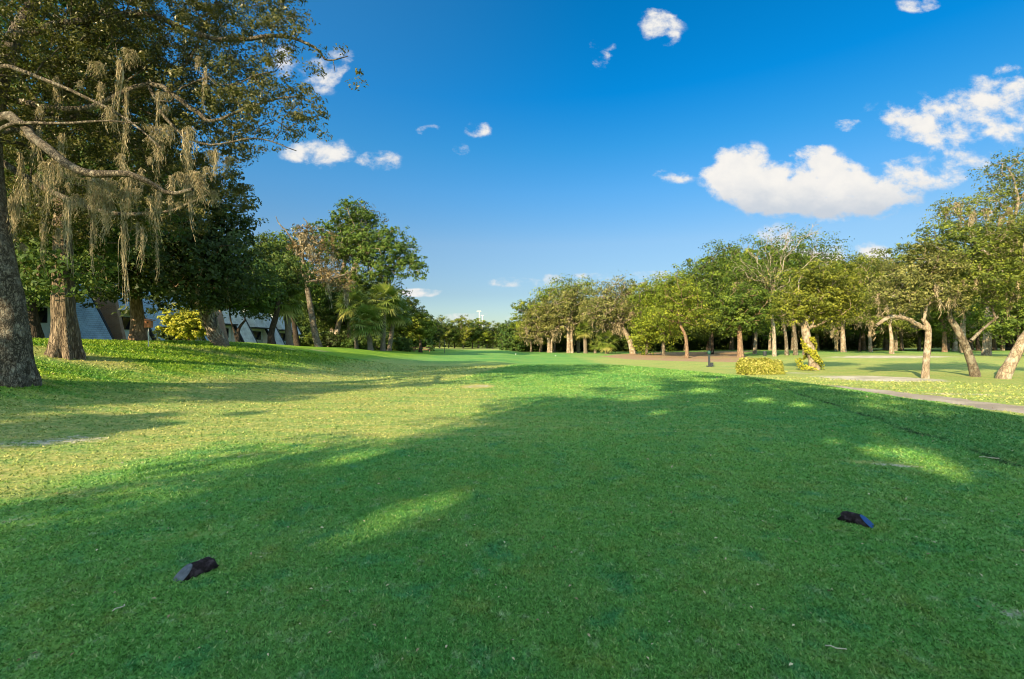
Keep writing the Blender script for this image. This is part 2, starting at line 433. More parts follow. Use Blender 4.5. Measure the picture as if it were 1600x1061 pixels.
def connect(init, parent0, pts, bf=.35):
    """greedy branch network from the initial nodes to the crown points"""
    nodes = [np.array(p) for p in init]; par = list(parent0)
    plen = [0.0]*len(nodes)
    for i_ in range(len(nodes)):
        if par[i_] >= 0: plen[i_] = plen[par[i_]]+np.linalg.norm(nodes[i_]-nodes[par[i_]])
    U = np.array(pts); free = np.ones(len(U), bool)
    best = np.full(len(U), 1e18); bp_ = np.zeros(len(U), int)
    base0 = min(plen) if plen else 0
    cand = [i_ for i_ in range(len(nodes))]
    for i_ in cand:
        if connect_ok[i_] is False: continue
        d = np.linalg.norm(U-nodes[i_], axis=1); cst = d+bf*plen[i_]
        m_ = cst < best; best[m_] = cst[m_]; bp_[m_] = i_
    while free.any():
        k = np.where(free, best, 1e18).argmin(); free[k] = False
        pa = bp_[k]; p0 = nodes[pa]; p1 = U[k]; L = np.linalg.norm(p1-p0)
        # mid node for long hops, sagging or arching a little
        if L > connect_hop:
            nm = int(min(5, L//connect_hop)); prev = pa
            off = rng.standard_normal(3)*L*.09; off[2] += L*.06
            for q in range(1, nm+1):
                t_ = q/(nm+1)
                nodes.append(p0+(p1-p0)*t_+off*4*t_*(1-t_)*.8+rng.standard_normal(3)*L*.025); par.append(prev); plen.append(plen[prev]+L/(nm+1)); prev = len(nodes)-1
                d = np.linalg.norm(U-nodes[-1], axis=1); cst = d+bf*plen[-1]
                m_ = (cst < best) & free; best[m_] = cst[m_]; bp_[m_] = len(nodes)-1
            pa = prev
        nodes.append(p1); par.append(pa); plen.append(plen[pa]+np.linalg.norm(p1-nodes[pa]))
        d = np.linalg.norm(U-p1, axis=1); cst = d+bf*plen[-1]
        m_ = (cst < best) & free; best[m_] = cst[m_]; bp_[m_] = len(nodes)-1
    return np.array(nodes), np.array(par)
def branch_mesh(nodes, par, n0, tip, maxr, sides, e=2.2):
    n_ = len(nodes); ch = [[] for _ in range(n_)]
    for i_, p_ in enumerate(par):
        if p_ >= 0: ch[p_].append(i_)
    r = np.zeros(n_)
    for i_ in range(n_-1, -1, -1):
        r[i_] = tip if not ch[i_] else sum(r[c_]**e for c_ in ch[i_])**(1/e)
    kk = [i_ for i_ in range(n0, n_) if par[i_] < n0]
    mx = max([r[k] for k in kk]+[1e-6])
    if mx > maxr: r = tip+(r-tip)*(maxr-tip)/(mx-tip+1e-9)
    V = []; Q = []; off = 0
    starts = [i_ for i_ in range(n0, n_) if par[i_] < n0]
    st = list(starts); done = set()
    while st:
        s = st.pop(); chain = [par[s], s]; rs = [min(r[s]*1.15, maxr), r[s]]
        cur = s
        while ch[cur]:
            cs = sorted(ch[cur], key=lambda c_: -r[c_]); cur = cs[0]; st += cs[1:]
            chain.append(cur); rs.append(r[cur])
        P = nodes[chain]
        k = sides if rs[0] > maxr*.3 else max(3, sides-2)
        v, f = tube_np(P, rs, k, False)
        V.append(v); Q.append(np.array(f)+off); off += len(v)
    return np.concatenate(V), np.concatenate(Q), r, ch
def noise3(P, f, seed=0):
    v = 0
    g = np.random.default_rng(seed+11)
    for o_ in range(4):
        K = g.standard_normal((3, 3))*f*(1.8**o_); ph = g.random(3)*6
        v = v+np.sin(P@K[0]+ph[0])*np.sin(P@K[1]+ph[1])*np.cos(P@K[2]+ph[2])/(1.6**o_)
    return v
def trunk_mesh(poly, k=14, n_=26, flare=.5, rough=.05, flutes=0, seed=0, fh=.6):
    """poly: rows (x,y,z,r)"""
    P = resample(poly, n_)
    T, U, B = frames(P[:, :3])
    a = np.arange(k)*2*math.pi/k
    rad = P[:, 3][:, None]*np.ones(k)[None]
    z0 = P[0, 2]; hh = (P[:, 2]-z0)
    fl = np.exp(-hh/fh)[:, None]
    rootn = 5+seed % 3
    rad = rad*(1+flare*fl*(.75+.5*np.cos(rootn*a+seed)[None]*fl))
    if flutes: rad = rad*(1+.10*np.cos(flutes*a+.4*np.sin(hh[:, None]*.8))[None, :].reshape(n_, k)*(.35+.65*fl))
    V = P[:, None, :3]+rad[:, :, None]*(np.cos(a)[None, :, None]*U[:, None]+np.sin(a)[None, :, None]*B[:, None])
    V = V.reshape(-1, 3)
    mean_r = P[0, 3]
    nrm = V-np.repeat(P[:, :3], k, axis=0); nrm /= np.linalg.norm(nrm, axis=1)[:, None]+1e-9
    V = V+nrm*(noise3(V, 1.2/mean_r*.5, seed)*rough*mean_r)[:, None]
    Fs = [(i_*k+j, i_*k+(j+1) % k, (i_+1)*k+(j+1) % k, (i_+1)*k+j) for i_ in range(n_-1) for j in range(k)]
    V[:k, 2] -= .25
    return V, np.array(Fs), P
def moss_mesh(anchors, lens, widths, per=70, sl=.3, sw=.012):
    """hanging tangles: long wandering ribbons plus short frayed ends"""
    Vs = []; T = []
    for a, L, w in zip(anchors, lens, widths):
        ns = max(5, int(per*.16*(.4+w*6))); K = 9
        st = rng.standard_normal((ns, 2))*w*.45; Ls = L*(.18+.82*rng.random(ns)**1.6)
        walk = np.cumsum(rng.standard_normal((ns, K, 2))*w*.30, axis=1); walk[:, 0] = 0
        t_ = np.linspace(0, 1, K)[None, :]
        pull = (1-.45*t_)[:, :, None]
        sway = np.stack([np.sin(t_*4+a[0]*9)*.07*L*t_, np.cos(t_*3+a[1]*7)*.05*L*t_], 2)
        xy = st[:, None, :]*pull+walk*.8+sway*Ls[:, None, None]/L
        P = np.concatenate([xy, -(t_*Ls[:, None])[:, :, None]], 2)+np.array(a)
        th = rng.random((ns, K))*6.283; ww = sw*1.5*(.5+rng.random((ns, 1)))*(1-.6*t_)*(.6+.9*rng.random((ns, K)))
        D = np.stack([np.cos(th)*ww, np.sin(th)*ww, np.zeros_like(ww)], 2)
        q = np.stack([P[:, :-1]-D[:, :-1], P[:, :-1]+D[:, :-1], P[:, 1:]+D[:, 1:], P[:, 1:]-D[:, 1:]], 2).reshape(-1, 3)
        Vs.append(q); T.append(np.repeat(np.clip(rng.random(ns)*.7+.15, 0, 1), K-1))
        m_ = int(per*.55); si = rng.integers(0, ns, m_); ki = rng.integers(0, K, m_)
        c_ = P[si, ki]+rng.standard_normal((m_, 3))*np.array([w*.12, w*.12, L*.04])
        th = rng.random(m_)*6.283; ww = sw*(.5+.6*rng.random(m_)); ll = sl*(.4+rng.random(m_))
        dx = np.stack([np.cos(th)*ww, np.sin(th)*ww, np.zeros(m_)], 1)
        dn = np.stack([rng.standard_normal(m_)*.32*ll, rng.standard_normal(m_)*.32*ll, -ll*(.3+.7*rng.random(m_))], 1)
        Vs.append(np.stack([c_-dx, c_+dx, c_+dx*.3+dn, c_-dx*.3+dn], 1).reshape(-1, 3))
        T.append(np.clip(rng.random(m_)*.8+.1, 0, 1))
    V = np.concatenate(Vs); return V, np.arange(len(V)).reshape(-1, 4), np.concatenate(T)
connect_ok = []; connect_hop = 1.5
def tree(name, label, cat, trunk, blobs, leaves, size, leafm, barkm, npts=160, seed=1, group=None, tipr=.02, maxr=None,
         spread=None, flat=.6, limbs=(), moss=None, bare=0, flare=.5, rough=.06, flutes=0, tk=12, tn=20, sides=6, bf=.35,
         shell=.55, trunks=(), hop=None, crown_name='crown', topbias=0, fh=.6, asp=.5, bare_blobs=None, bare_n=None, gaps=None):
    """trunk: rows of world (x,y,z,r). blobs: world (x,y,z,rx,ry,rz)."""
    global rng, connect_ok, connect_hop
    rng = np.random.default_rng(seed*97+5)
    base = np.array(trunk[0][:3], float)
    root = empty(name, base); tag(root, label, cat, group)
    V, Fq, P = trunk_mesh(trunk, tk, tn, flare, rough, flutes, seed, fh)
    allV = [V]; allF = [Fq]; off = len(V)
    init = [P[i_, :3] for i_ in range(0, len(P), 2)]; par0 = [-1]+list(range(len(init)-1))
    start_ok = [i_ > len(init)*.6 for i_ in range(len(init))]; start_ok[-1] = True
    for t2 in trunks:
        V2, F2, P2 = trunk_mesh(t2, tk, tn, flare*.7, rough, flutes, seed+3, fh)
        allV.append(V2); allF.append(F2+off); off += len(V2)
        b0 = len(init); q = [P2[i_, :3] for i_ in range(0, len(P2), 2)]
        init += q; par0 += [0]+list(range(b0, b0+len(q)-1)); start_ok += [i_ > len(q)*.5 for i_ in range(len(q))]
    for lb in limbs:
        m_ = max(6, len(lb)*4); PL = resample(lb, m_)
        v, f = tube_np(PL[:, :3]+rng.standard_normal((m_, 3))*PL[:, 3:4]*.18, PL[:, 3], 8, True)
        f = [q for q in f if len(q) == 4]
        allV.append(v); allF.append(np.array(f)+off); off += len(v)
        b0 = len(init); init += [p_ for p_ in PL[::2, :3]]; cnt = len(init)-b0
        par0 += [len(P)//3]+list(range(b0, b0+cnt-1)); start_ok += [False]+[True]*(cnt-1)
    mesh_np('trunk', np.concatenate(allV), np.concatenate(allF), barkm, root, smooth=True, origin=base)
    n0 = len(init)
    pts = blob_points(blobs, npts, shell)
    pl = pts
    if bare_blobs is not None: pl = np.vstack([pts, blob_points(bare_blobs, bare_n or max(30, npts//3), .2)])
    span = np.ptp(pts, axis=0).max()
    connect_ok = start_ok; connect_hop = hop or span/9
    nodes, par = connect(init, par0, pl, bf)
    if maxr is None: maxr = trunk[-1][3]*.8
    Vb, Fb, r, ch = branch_mesh(nodes, par, n0, tipr, maxr, sides)
    mesh_np('branches', Vb, Fb, barkm if not bare else M['bark_bare'], root, smooth=True, origin=base)
    # leaf clumps on every crown point; points of the bare blobs stay leafless
    nl = len(pts); cl = pts
    sp = spread or span/11
    npad = 6 if spread else 3; psg = .36 if spread else .52 
    pd_ = rng.standard_normal((nl, npad, 3)); pd_ *= np.minimum(1, 1.5/np.linalg.norm(pd_, axis=2))[:, :, None]
    pd_ *= sp*1.2*np.array([1, 1, flat*1.1]); cl = (cl[:, None, :]+pd_).reshape(-1, 3); nl = len(cl)
    cnts = np.maximum(1, (leaves/nl*(.35+1.3*rng.random(nl))).astype(int)); idc = np.repeat(np.arange(nl), cnts)
    C0 = cl[idc]; sp = sp*psg
    wgt = (.6+.8*rng.random(nl))[idc]
    off3 = rng.standard_normal((len(C0), 3)); off3 *= np.minimum(1, 1.7/np.linalg.norm(off3, axis=1))[:, None]; off3 *= sp*wgt[:, None]*np.array([1, 1, .55])
    C = C0+off3
    if gaps:                                   # thin places in the crown that let sun flecks through
        keep = np.ones(len(C), bool)
        sdir = np.array([-math.sin(R(33))*math.cos(R(25)), -math.cos(R(33))*math.cos(R(25)), math.sin(R(25))])
        for gx_, gy_, gr_ in gaps:
            d_ = C-np.array([gx_, gy_, 0.0]); t_ = d_@sdir; dist = np.linalg.norm(d_-t_[:, None]*sdir, axis=1)
            keep &= dist > gr_*(.75+.5*rng.random(len(C)))
        C, off3, idc = C[keep], off3[keep], idc[keep]
    ctr = np.array(blobs)[:, :3].mean(0)
    out = C-ctr; out /= np.linalg.norm(out, axis=1)[:, None]+1e-9
    o2 = off3/(np.linalg.norm(off3, axis=1)[:, None]+1e-9)
    Nn = out*.55+o2*.85+np.array([0, 0, .45])+rng.standard_normal(C.shape)*.42
    Nn /= np.linalg.norm(Nn, axis=1)[:, None]
    Vl, Fl = leaf_quads(C, Nn, size, asp)
    ct = rng.random(nl)[idc]
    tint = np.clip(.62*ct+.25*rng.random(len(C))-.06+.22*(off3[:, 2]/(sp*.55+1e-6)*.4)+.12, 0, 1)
    mesh_np(crown_name, Vl, Fl, leafm, root, tint=tint, origin=base)
    if moss:
        cnt, Lm, wm, zmax = moss
        lowz = np.quantile(nodes[n0:, 2], zmax)
        cand = np.where((nodes[:, 2] < lowz) & (np.arange(len(nodes)) >= n0))[0]
        pick = rng.choice(cand, min(cnt, len(cand)), replace=False)
        A = nodes[pick]; Ls = Lm*(.4+rng.random(len(A))); ws = wm*(.5+rng.random(len(A)))
        sc = max(1, abs(base[1])/14)
        V, Fq, tt = moss_mesh(A, Ls, ws, 60, .25*math.sqrt(sc), .010*sc)
        mesh_np('spanish_moss', V, Fq, M['moss'], root, tint=tt, origin=base)
    return root
def T2(px, Y, pts, r0, dY=0):
    """trunk from ground at px, through photo points (px,py[,dy[,rscale]])"""
    g = G(px, Y); rows = [(*g, r0)]
    for i_, q in enumerate(pts):
        dy = q[2] if len(q) > 2 else 0; rs = q[3] if len(q) > 3 else 1-.45*(i_+1)/len(pts)
        w = W(q[0], q[1], Y+dy); rows.append((*w, r0*rs))
    return rows
def Bl(Y, L, dscale=1.0):
    """blobs (px,py,rx,ry[,dy]) in photo pixels at depth Y -> world ellipsoids"""
    out = []
    for q in L:
        dy = q[4] if len(q) > 4 else 0; y = Y+dy; w = W(q[0], q[1], y)
        out.append((*w, q[2]/F*y, q[2]/F*y*dscale, q[3]/F*y))
    return out
def copy_thing(o, loc, rz, sc, label=None):
    r = o.copy(); col.objects.link(r); r.location = loc; r.rotation_euler = (0, 0, rz); r.scale = sc
    if label: r['label'] = label
    for c_ in o.children:
        k = c_.copy(); col.objects.link(k); k.parent = r
    return r

# ================================================================== LEFT: big mossy oak and its neighbours
Y1 = 11.4
def LB(Y, L, r0, r1):
    n_ = len(L); return [(*W(q[0], q[1], Y+(q[2] if len(q) > 2 else 0)), r0+(r1-r0)*i_/(n_-1)) for i_, q in enumerate(L)]
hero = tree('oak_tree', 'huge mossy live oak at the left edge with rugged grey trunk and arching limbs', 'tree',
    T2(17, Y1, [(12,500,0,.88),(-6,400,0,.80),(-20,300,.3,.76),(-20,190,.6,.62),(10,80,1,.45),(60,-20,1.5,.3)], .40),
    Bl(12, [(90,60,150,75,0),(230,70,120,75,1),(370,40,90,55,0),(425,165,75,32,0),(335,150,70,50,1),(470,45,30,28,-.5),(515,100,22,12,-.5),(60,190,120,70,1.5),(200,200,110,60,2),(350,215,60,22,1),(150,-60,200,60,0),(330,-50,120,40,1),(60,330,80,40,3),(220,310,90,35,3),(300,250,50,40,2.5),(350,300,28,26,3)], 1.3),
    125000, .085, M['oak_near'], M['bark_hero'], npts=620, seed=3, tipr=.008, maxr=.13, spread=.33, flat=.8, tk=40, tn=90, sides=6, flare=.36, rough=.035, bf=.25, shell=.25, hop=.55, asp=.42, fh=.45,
    limbs=[LB(10.4, [(-24,215,1),(10,180,.6),(60,222),(125,268,-.4),(200,272,-.4),(262,300),(300,296)], .125, .035),
           LB(10.8, [(-20,130,.8),(0,102),(60,120),(140,155),(200,188),(250,230)], .06, .015),
           LB(10.6, [(-20,215,.8),(20,192),(90,192),(160,188),(215,192)], .05, .015),
           LB(12, [(10,60,.5),(120,30),(230,20),(305,52),(360,60),(440,55),(490,72),(510,92),(543,86)], .095, .010),
           LB(12, [(-5,150,.6),(120,170),(230,130),(300,170),(330,188),(390,165),(450,150),(490,158)], .085, .010),
           LB(12, [(230,130),(262,190),(320,225),(400,215),(462,235)], .045, .01),
           LB(12.4, [(-15,240),(60,290),(160,330),(260,330),(330,300)], .09, .02)])
# moss curtains of the big oak (a part of the tree)
rng = np.random.default_rng(21)
A = []; Ls = []; Ws = []
for px, py, bot, w, dy in [(165,95,235,20,0),(172,180,245,16,0),(38,190,262,14,0),(182,330,482,17,-.2),(180,300,400,22,0),(150,290,395,20,0),(130,275,370,18,0),(100,260,350,16,.3),(205,290,360,18,0),(235,290,380,16,0),(262,300,345,18,.2),(285,270,368,13,.2),(235,300,405,13,.2),(300,270,330,22,.5),(325,270,320,16,.5),(115,300,430,12,.3),(135,320,420,9,.2),(60,280,390,16,1),(25,300,400,14,1),(45,380,450,14,1.5),(75,350,430,12,1.5),(85,250,330,18,.5),(320,230,300,18,.8),(240,140,200,18,.5),(210,240,300,16,0),(345,250,300,14,.8),(20,230,330,13,.8),(160,350,430,9,.3),(205,360,440,6,.1),(140,130,180,10,.4),(300,95,165,9,.6),(255,220,290,20,.6),(280,230,320,18,.9),(60,120,190,14,.9),(110,190,260,14,.9)]:
    y = 10.7+dy; top = W(px, py, y); L = (bot-py)/F*y
    k = max(2, int(w/5))
    for q in range(k):
        A.append(top+np.array([rng.normal()*w/F*y*.65, rng.normal()*.3, rng.normal()*.2])); Ls.append(L*(1 if q == 0 else .15+.75*rng.random()**1.5)); Ws.append(w/F*y*.34*(.35+1.0*rng.random()))
V, Fq, tt = moss_mesh(A, Ls, Ws, 300, .11, .0045)
mesh_np('spanish_moss', V, Fq, M['moss'], hero, tint=tt, origin=hero.location)

tree('cypress_tree', 'stout tree with pale fluted buttressed trunk just right of the huge mossy oak', 'tree',
    T2(103, 15.5, [(101,510,0,.86),(98,450,0,.76),(97,400,0,.68),(94,300,.5,.5),(92,220,1,.3)], .36),
    Bl(17.5, [(100,425,46,20,-2.4),(60,170,110,90),(150,150,90,90),(190,250,60,60),(100,60,110,70),(60,370,70,55),(150,350,80,60,1),(100,280,120,70),(10,300,70,90),(40,430,50,26),(190,300,80,70,2),(60,450,32,22,-1)], 1),
    52000, .16, M['mid'], M['bark_cyp'], npts=420, seed=5, tipr=.012, spread=.5, flutes=9, flare=.55, rough=.05, tk=54, tn=60, fh=.5, moss=(26, 1.6, .14, .5))
tree('oak_tree', 'thin dark trunk beside the brick house wall, left of the fluted trunk', 'tree',
    T2(54, 21, [(46,480),(40,430),(38,380)], .27), Bl(22, [(50,450,40,26,-1),(20,400,70,50),(90,400,60,50)], 1),
    12000, .19, M['mid'], M['bark_dark'], npts=110, seed=6, tipr=.015)
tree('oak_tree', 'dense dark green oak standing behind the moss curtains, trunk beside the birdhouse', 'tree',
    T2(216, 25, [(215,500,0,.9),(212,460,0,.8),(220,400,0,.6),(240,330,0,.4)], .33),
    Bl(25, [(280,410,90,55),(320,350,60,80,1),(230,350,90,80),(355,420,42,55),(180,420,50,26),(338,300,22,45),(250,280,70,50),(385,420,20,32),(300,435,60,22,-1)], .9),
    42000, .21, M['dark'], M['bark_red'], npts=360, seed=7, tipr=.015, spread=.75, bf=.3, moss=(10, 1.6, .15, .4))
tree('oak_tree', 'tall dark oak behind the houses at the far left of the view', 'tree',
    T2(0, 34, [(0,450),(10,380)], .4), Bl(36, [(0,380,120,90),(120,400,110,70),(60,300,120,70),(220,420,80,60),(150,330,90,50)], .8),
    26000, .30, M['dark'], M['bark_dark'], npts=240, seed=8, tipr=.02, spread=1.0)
tree('oak_tree', 'dark leafy oak over the far pale houses, between the leaning palm and the tall palm', 'tree',
    T2(372, 44, [(373,515,0,.8),(383,500,0,.6)], .16), Bl(44, [(385,462,38,22),(355,455,34,22),(400,435,32,28),(345,430,35,32)], .9),
    17000, .26, M['mid'], M['bark_dark'], npts=170, seed=9, tipr=.02, spread=.7, trunks=[T2(372, 44, [(365,515,0,.7),(360,500,0,.5)], .11)])
tree('shrub', 'bright yellow-green bushy shrub in front of the pale houses', 'shrub',
    T2(296, 33, [(296,528),(295,520)], .09), Bl(33, [(290,505,22,20),(303,512,18,18),(282,512,12,12)], 1),
    9000, .19, M['shrub'], M['bark_dark'], npts=60, seed=10, tipr=.02, spread=.42, crown_name='foliage')
tree('shrub', 'low dark conical evergreen bush beside the yellow-green shrub', 'shrub',
    T2(273, 36, [(273,528),(273,522)], .08), Bl(36, [(272,520,9,12),(284,524,10,9),(262,524,8,8)], 1),
    4000, .2, M['dark'], M['bark_dark'], npts=40, seed=11, tipr=.02, spread=.3, crown_name='foliage')

# ------------------------------------------------------------------ palms
def palm(label, px, Y, pts, r, cpx, cpy, cr, seed=1, group=None, nf=34, boots=False, droop=1.0, cat='palm tree'):
    rg = np.random.default_rng(seed)
    rows = T2(px, Y, pts, r); rows = [(a, b, c, r*(1-.18*i_/len(rows))) for i_, (a, b, c, d) in enumerate(rows)]
    base = np.array(rows[0][:3]); root = empty('palm_tree', base); tag(root, label, cat, group)
    V, Fq, P = trunk_mesh(rows, 14, 40, .3, .10, 0, seed, .3)
    mesh_np('trunk', V, Fq, M['bark_palm'], root, smooth=True, origin=base)
    if boots:
        mb = MB(); T_, U_, B_ = frames(P[:, :3])
        for k in range(110):
            i_ = int(2+k/110*36); a = k*2.4; rr = P[i_, 3]
            d = math.cos(a)*U_[i_]+math.sin(a)*B_[i_]; t = T_[i_]; sd = np.cross(t, d); p0 = P[i_, :3]+d*rr*.9
            L = .42; side = 1 if k % 2 else -1
            e = p0+t*L+d*.09+sd*side*.13; w = sd*.045
            mb.add([p0-w, p0+w, e+w*.6, e-w*.6, p0-w+d*.04, p0+w+d*.04, e+w*.6+d*.03, e-w*.6+d*.03], [(0,1,2,3),(4,7,6,5),(0,4,5,1),(1,5,6,2),(2,6,7,3),(3,7,4,0)])
        mb.build('frond_stubs', M['bark_bare'], root, origin=base)
    Cc = W(cpx, cpy, Y); rad = cr/F*Y
    Vs = []; Ts = []
    for k in range(nf):
        az = k*2.39996+rg.random()*.3; el = R(78-128*((k+.5)/nf)**.85)
        d0 = np.array([math.cos(az)*math.cos(el), math.sin(az)*math.cos(el), math.sin(el)])
        Lp = rad*(.45+.1*rg.random())
        hub = Cc-np.array([0, 0, rad*.12])+d0*Lp-np.array([0, 0, .10*Lp*droop])
        side = np.cross(d0, [0, 0, 1]); side /= np.linalg.norm(side)+1e-6; up = np.cross(side, d0)
        st = Cc-np.array([0, 0, rad*.15]); w = side*.02*rad/2
        Vs.append([st-w, st+w, hub+w*.6, hub-w*.6]); Ts.append(.7)
        nl = 17; tone = rg.random()*.45+.12
        if k > nf*.86: tone = .95
        for j in range(nl):
            a = (j/(nl-1)-.5)*R(215); Lf = rad*(.62-.14*abs(a)/1.9)*(.9+.2*rg.random())
            d1 = d0*math.cos(a)+side*math.sin(a)+up*(.16*math.cos(a*2)-.05); d1 /= np.linalg.norm(d1)
            m_ = hub+d1*Lf*.55-np.array([0, 0, Lf*.05*droop]); e = hub+d1*Lf*.93-np.array([0, 0, Lf*.30*droop*(.5+rg.random())])
            ws = np.cross(d1, up); ws = ws/(np.linalg.norm(ws)+1e-6)*rad*.030
            Vs.append([hub-ws*.4, hub+ws*.4, m_+ws, m_-ws]); Vs.append([m_-ws, m_+ws, e+ws*.15, e-ws*.15])
            tt_ = min(1, tone+.2*rg.random()); Ts += [tt_, min(1, tt_+.12)]
    V = np.array(Vs).reshape(-1, 3)
    mesh_np('fronds', V, np.arange(len(V)).reshape(-1, 4), M['palm'], root, tint=np.array(Ts), origin=base)
    return root
palm('leaning cabbage palm with criss-cross frond stubs on its curved trunk', 346, 27, [(338,525),(325,495),(320,468)], .33, 317, 452, 38, 3, boots=True)
palm('tall palm with pale straight trunk right of the houses', 453, 50, [(450,510),(446,482)], .33, 441, 463, 40, 4)
palm('small round palm with full green head at the right end of the left grove', 579, 60, [(577,530),(574,515)], .34, 574, 497, 34, 5, nf=44)
palm('palm with twin-looking pale trunk directly left of the small round palm', 557, 63, [(556,520),(552,490)], .26, 551, 470, 30, 6)
palm('tall slim palm rising over the round palm', 598, 62, [(599,520),(600,480)], .33, 600, 462, 34, 7)
palm('palm with drooping yellowish fronds right of the round palm', 608, 66, [(612,520),(616,495)], .3, 618, 482, 30, 8)
palm('dark headed palm half hidden in the middle of the left grove', 546, 70, [(545,480),(545,450)], .3, 545, 440, 30, 9)

# ------------------------------------------------------------------ left grove
tree('oak_tree', 'dark leaning trunk close to the right end of the houses, beside the tall palm', 'tree',
    T2(425, 48, [(424,520),(432,490),(436,460)], .34), Bl(49, [(425,440,30,35),(415,400,22,28),(445,430,32,28),(405,470,22,22)], .9),
    14000, .27, M['mid'], M['bark_dark'], npts=150, seed=12, tipr=.02, spread=.7)
tree('oak_tree', 'half dead oak with bare top branches and clumps of brown dead leaves', 'tree',
    T2(499, 57, [(492,520,0,.95),(485,480,0,.85),(478,440,0,.7),(472,400,0,.45),(478,365,0,.3)], .38),
    Bl(57, [(480,362,16,13),(497,392,28,11),(488,405,20,10),(515,430,26,12),(475,425,16,10),(460,385,12,10),(530,445,20,9),(505,375,15,8)], .7),
    5200, .24, M['dead'], M['bark_oak'], npts=90, seed=13, tipr=.018, maxr=.16, spread=.5, bf=.2, bare_blobs=Bl(57, [(450,365,20,18),(475,345,14,12),(540,425,25,10),(500,385,40,30)], .8),
    limbs=[LB(57, [(474,412),(462,385),(448,362),(436,350),(430,337)], .16, .03), LB(57, [(478,385),(477,365),(480,350),(473,340)], .12, .04), LB(56, [(478,440),(505,437),(540,428),(565,412)], .14, .04)], moss=(10, 3, .35, .9))
tree('pine_tree', 'tallest flat-topped tree of the left grove, twiggy top and drooping right arm', 'tree',
    T2(524, 69, [(530,500),(545,440),(560,400),(570,370)], .42),
    Bl(69, [(512,358,24,9),(555,338,28,14),(535,345,20,8),(580,372,36,18),(615,372,26,16),(632,398,22,18),(648,420,14,12),(655,432,8,7),(600,400,36,22),(555,385,35,22),(575,425,30,18),(548,322,14,7),(610,430,22,14),(520,385,25,14)], .9),
    27000, .30, M['pine'], M['bark_pale'], npts=260, seed=14, tipr=.025, spread=.75, shell=.5, hop=2.2)
tree('oak_tree', 'brownish thin-leaved oak rising behind the half dead oak', 'tree',
    T2(515, 75, [(525,480),(540,400),(548,360)], .4), Bl(75, [(550,352,26,24),(545,380,40,30),(520,410,35,26),(565,330,12,10),(580,345,16,12)], .9),
    9000, .30, M['oak_near'], M['bark_pale'], npts=200, seed=24, tipr=.035, spread=.9, hop=2.2)
tree('oak_tree', 'olive green oak left of the half dead oak, crown against the sky', 'tree',
    T2(465, 64, [(460,510),(450,450),(440,420)], .38), Bl(64, [(432,392,26,26),(445,420,36,28),(415,415,20,25),(460,380,18,14),(470,450,35,26)], .9),
    17000, .31, M['oak_green'], M['bark_dark'], npts=180, seed=15, tipr=.03, spread=.9)
tree('oak_tree', 'low shady oak filling the gap under the tall flat-topped tree', 'tree',
    T2(545, 71, [(540,520),(535,495)], .35), Bl(71, [(530,480,50,30),(560,470,40,30),(500,480,30,26),(590,460,30,24),(520,510,30,18)], .8),
    17000, .33, M['mid'], M['bark_dark'], npts=150, seed=16, tipr=.03, spread=1.1)
tree('oak_tree', 'bright yellow-green tree beyond the round palm, edging the fairway', 'tree',
    T2(630, 82, [(630,530),(632,510)], .25), Bl(82, [(625,500,24,24),(640,485,18,18),(645,515,14,14),(612,485,16,18)], .9),
    9000, .34, M['oak_gold'], M['bark_dark'], npts=90, seed=17, tipr=.03, spread=.8)
tree('oak_tree', 'small tree with dark trunk beside the low rail fence', 'tree',
    T2(657, 76, [(657,535),(656,520)], .26), Bl(76, [(657,508,18,16),(650,518,14,10),(668,515,12,12),(656,496,10,9)], .9),
    6500, .31, M['oak_yellow'], M['bark_dark'], npts=70, seed=18, tipr=.03, spread=.6)
tree('oak_tree', 'small dark green round tree right of the rail fence tree', 'tree',
    T2(674, 112, [(674,538),(674,530)], .22), Bl(112, [(674,520,14,14),(680,510,10,10)], .9),
    4500, .36, M['dark'], M['bark_dark'], npts=40, seed=19, tipr=.03, spread=.8)
for k, (px, Y, rx, ry, mt, lab) in enumerate([(515, 68, 26, 13, 'dark', 'dark low bush under the half dead oak'), (560, 66, 22, 9, 'mid', 'low green bush between the palm trunks'), (625, 72, 16, 10, 'mid', 'low green bush left of the rail fence'), (478, 66, 20, 12, 'oak_green', 'green bush right of the tall pale palm trunk')]):
    g = G(px, Y); w = rx/F*Y
    tree('shrub', lab, 'shrub', [(*g, .08), (g[0], g[1], g[2]+.4, .06), (g[0], g[1], g[2]+.8, .04)],
         [(g[0], g[1], g[2]+ry/F*Y*.9, w, w*.7, ry/F*Y), (g[0]+w*.5, g[1], g[2]+ry/F*Y*.6, w*.5, w*.5, ry/F*Y*.6)], 3500, .3, M[mt], M['bark_dark'], npts=40, seed=30+k, tipr=.02, spread=.5, crown_name='foliage')

